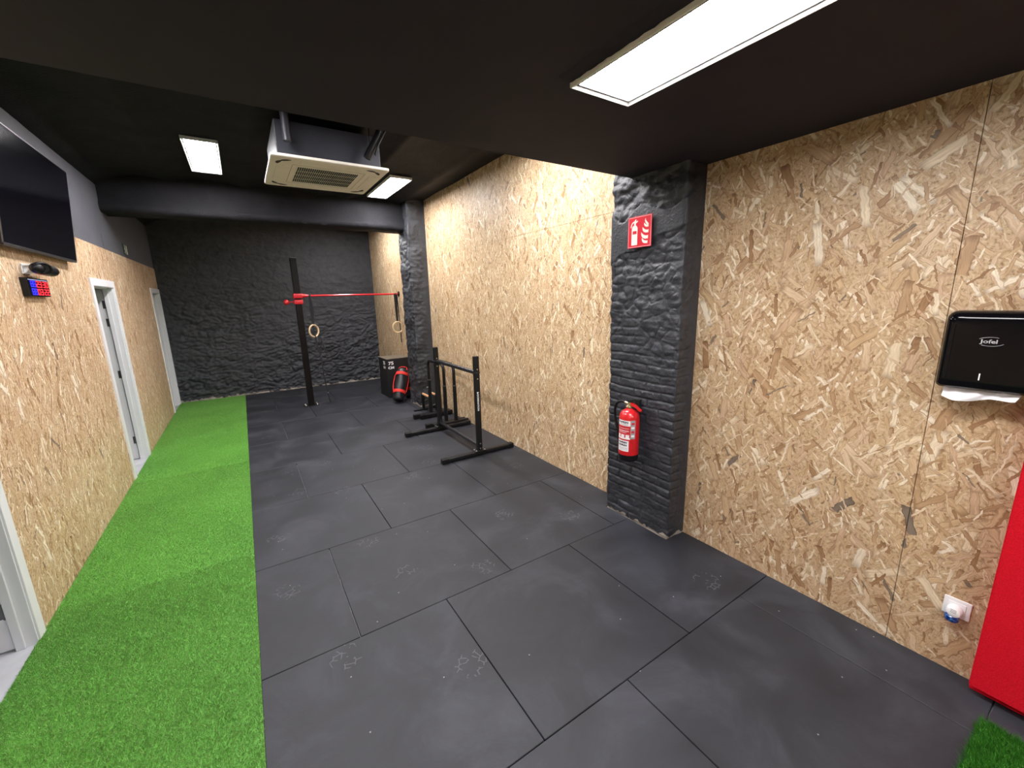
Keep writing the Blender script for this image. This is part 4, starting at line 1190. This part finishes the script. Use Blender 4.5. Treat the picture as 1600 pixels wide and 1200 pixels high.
bm = bmesh.new(); add_prism(bm, [(0.0, 0.014), (0.026, 0.0), (0.0, -0.014)], 0.0008, frame((-0.005, Y1 - 0.0252, 0.775), (0, 0, -1), (1, 0, 0)))
obj('logo_mark', bm, ink_white, ps)

# ------------------------------------------------------------------ two equaliser dip bars nested behind
def dip_bar(label, x, ya, yb, ztop, fa, fb):
    t = thing('dip_bar', label, 'dip bar', (x, (ya + yb) / 2, 0), 0, 'black dip bars behind the front rack')
    cy = (ya + yb) / 2; A, B = ya - cy, yb - cy; r = 0.10
    pts = [(0, A, 0.60)]
    for k in range(9):
        a = PI - PI / 2 * k / 8; pts.append((0, A + r + r * math.cos(a), ztop - r + r * math.sin(a)))
    for k in range(9):
        a = PI / 2 - PI / 2 * k / 8; pts.append((0, B - r + r * math.cos(a), ztop - r + r * math.sin(a)))
    pts.append((0, B, 0.60))
    obj('handle', tube(pts, 0.023, 14), black_metal, t, smooth=True)
    for y, (xa, xb) in ((A, fa), (B, fb)):
        lg = obj('leg', tube([(0, y, 0.055), (0, y, 0.60)], 0.028, 14), black_metal, t, smooth=True)
        obj('collar', tube([(0, y, 0.588), (0, y, 0.603)], 0.031, 14), grey_metal, lg, smooth=True)
        obj('pin', tube([(0.0, y, 0.48), (-0.05, y, 0.48)], 0.006, 8), steel, lg, smooth=True)
        bm = bmesh.new(); add_box(bm, (xa - x, y - 0.031, 0.0), (xb - x, y + 0.031, 0.070), 0.012, 3)
        ft = obj('foot', bm, black_metal, t, smooth=True, angle=30)
        obj('foot_pad', box((xa - x - 0.02, y - 0.033, 0.0), (xa - x + 0.07, y + 0.033, 0.075), 0.01, 2), black_plastic, ft)
    return t
dip_bar('tall black dip bar behind the front rack, left one of the nested pair', 2.335, 5.468, 6.055, 0.91, (2.03, 2.64), (2.055, 2.655))
dip_bar('tall black dip bar behind the front rack, right one nearest the board wall', 2.462, 5.400, 5.985, 0.90, (2.12, 2.66), (2.14, 2.665))

# ------------------------------------------------------------------ low parallettes with wooden handles
def parallette(label, x, ya, yb, h):
    cy = (ya + yb) / 2
    t = thing('wooden_parallette', label, 'parallette', (x, cy, 0), 0, 'low parallettes by the far pillar')
    A, B = ya - cy, yb - cy
    obj('handle', tube([(0, A - 0.02, h), (0, B + 0.02, h)], 0.018, 16), handle_wood, t, smooth=True)
    for y, d in ((A, 0.02), (B, -0.02)):
        obj('post', box((-0.022, y - 0.012, 0.02), (0.022, y + 0.012, h + 0.022), 0.004), black_metal, t)
        obj('foot', box((-0.17, y - 0.02, 0.0), (0.13, y + 0.02, 0.024), 0.006), black_plastic, t)
    return t
parallette('low black parallette with wooden handle by the far pillar, left one', 2.37, 6.18, 6.49, 0.285)
parallette('low black parallette with wooden handle by the far pillar, right one', 2.51, 6.24, 6.55, 0.285)
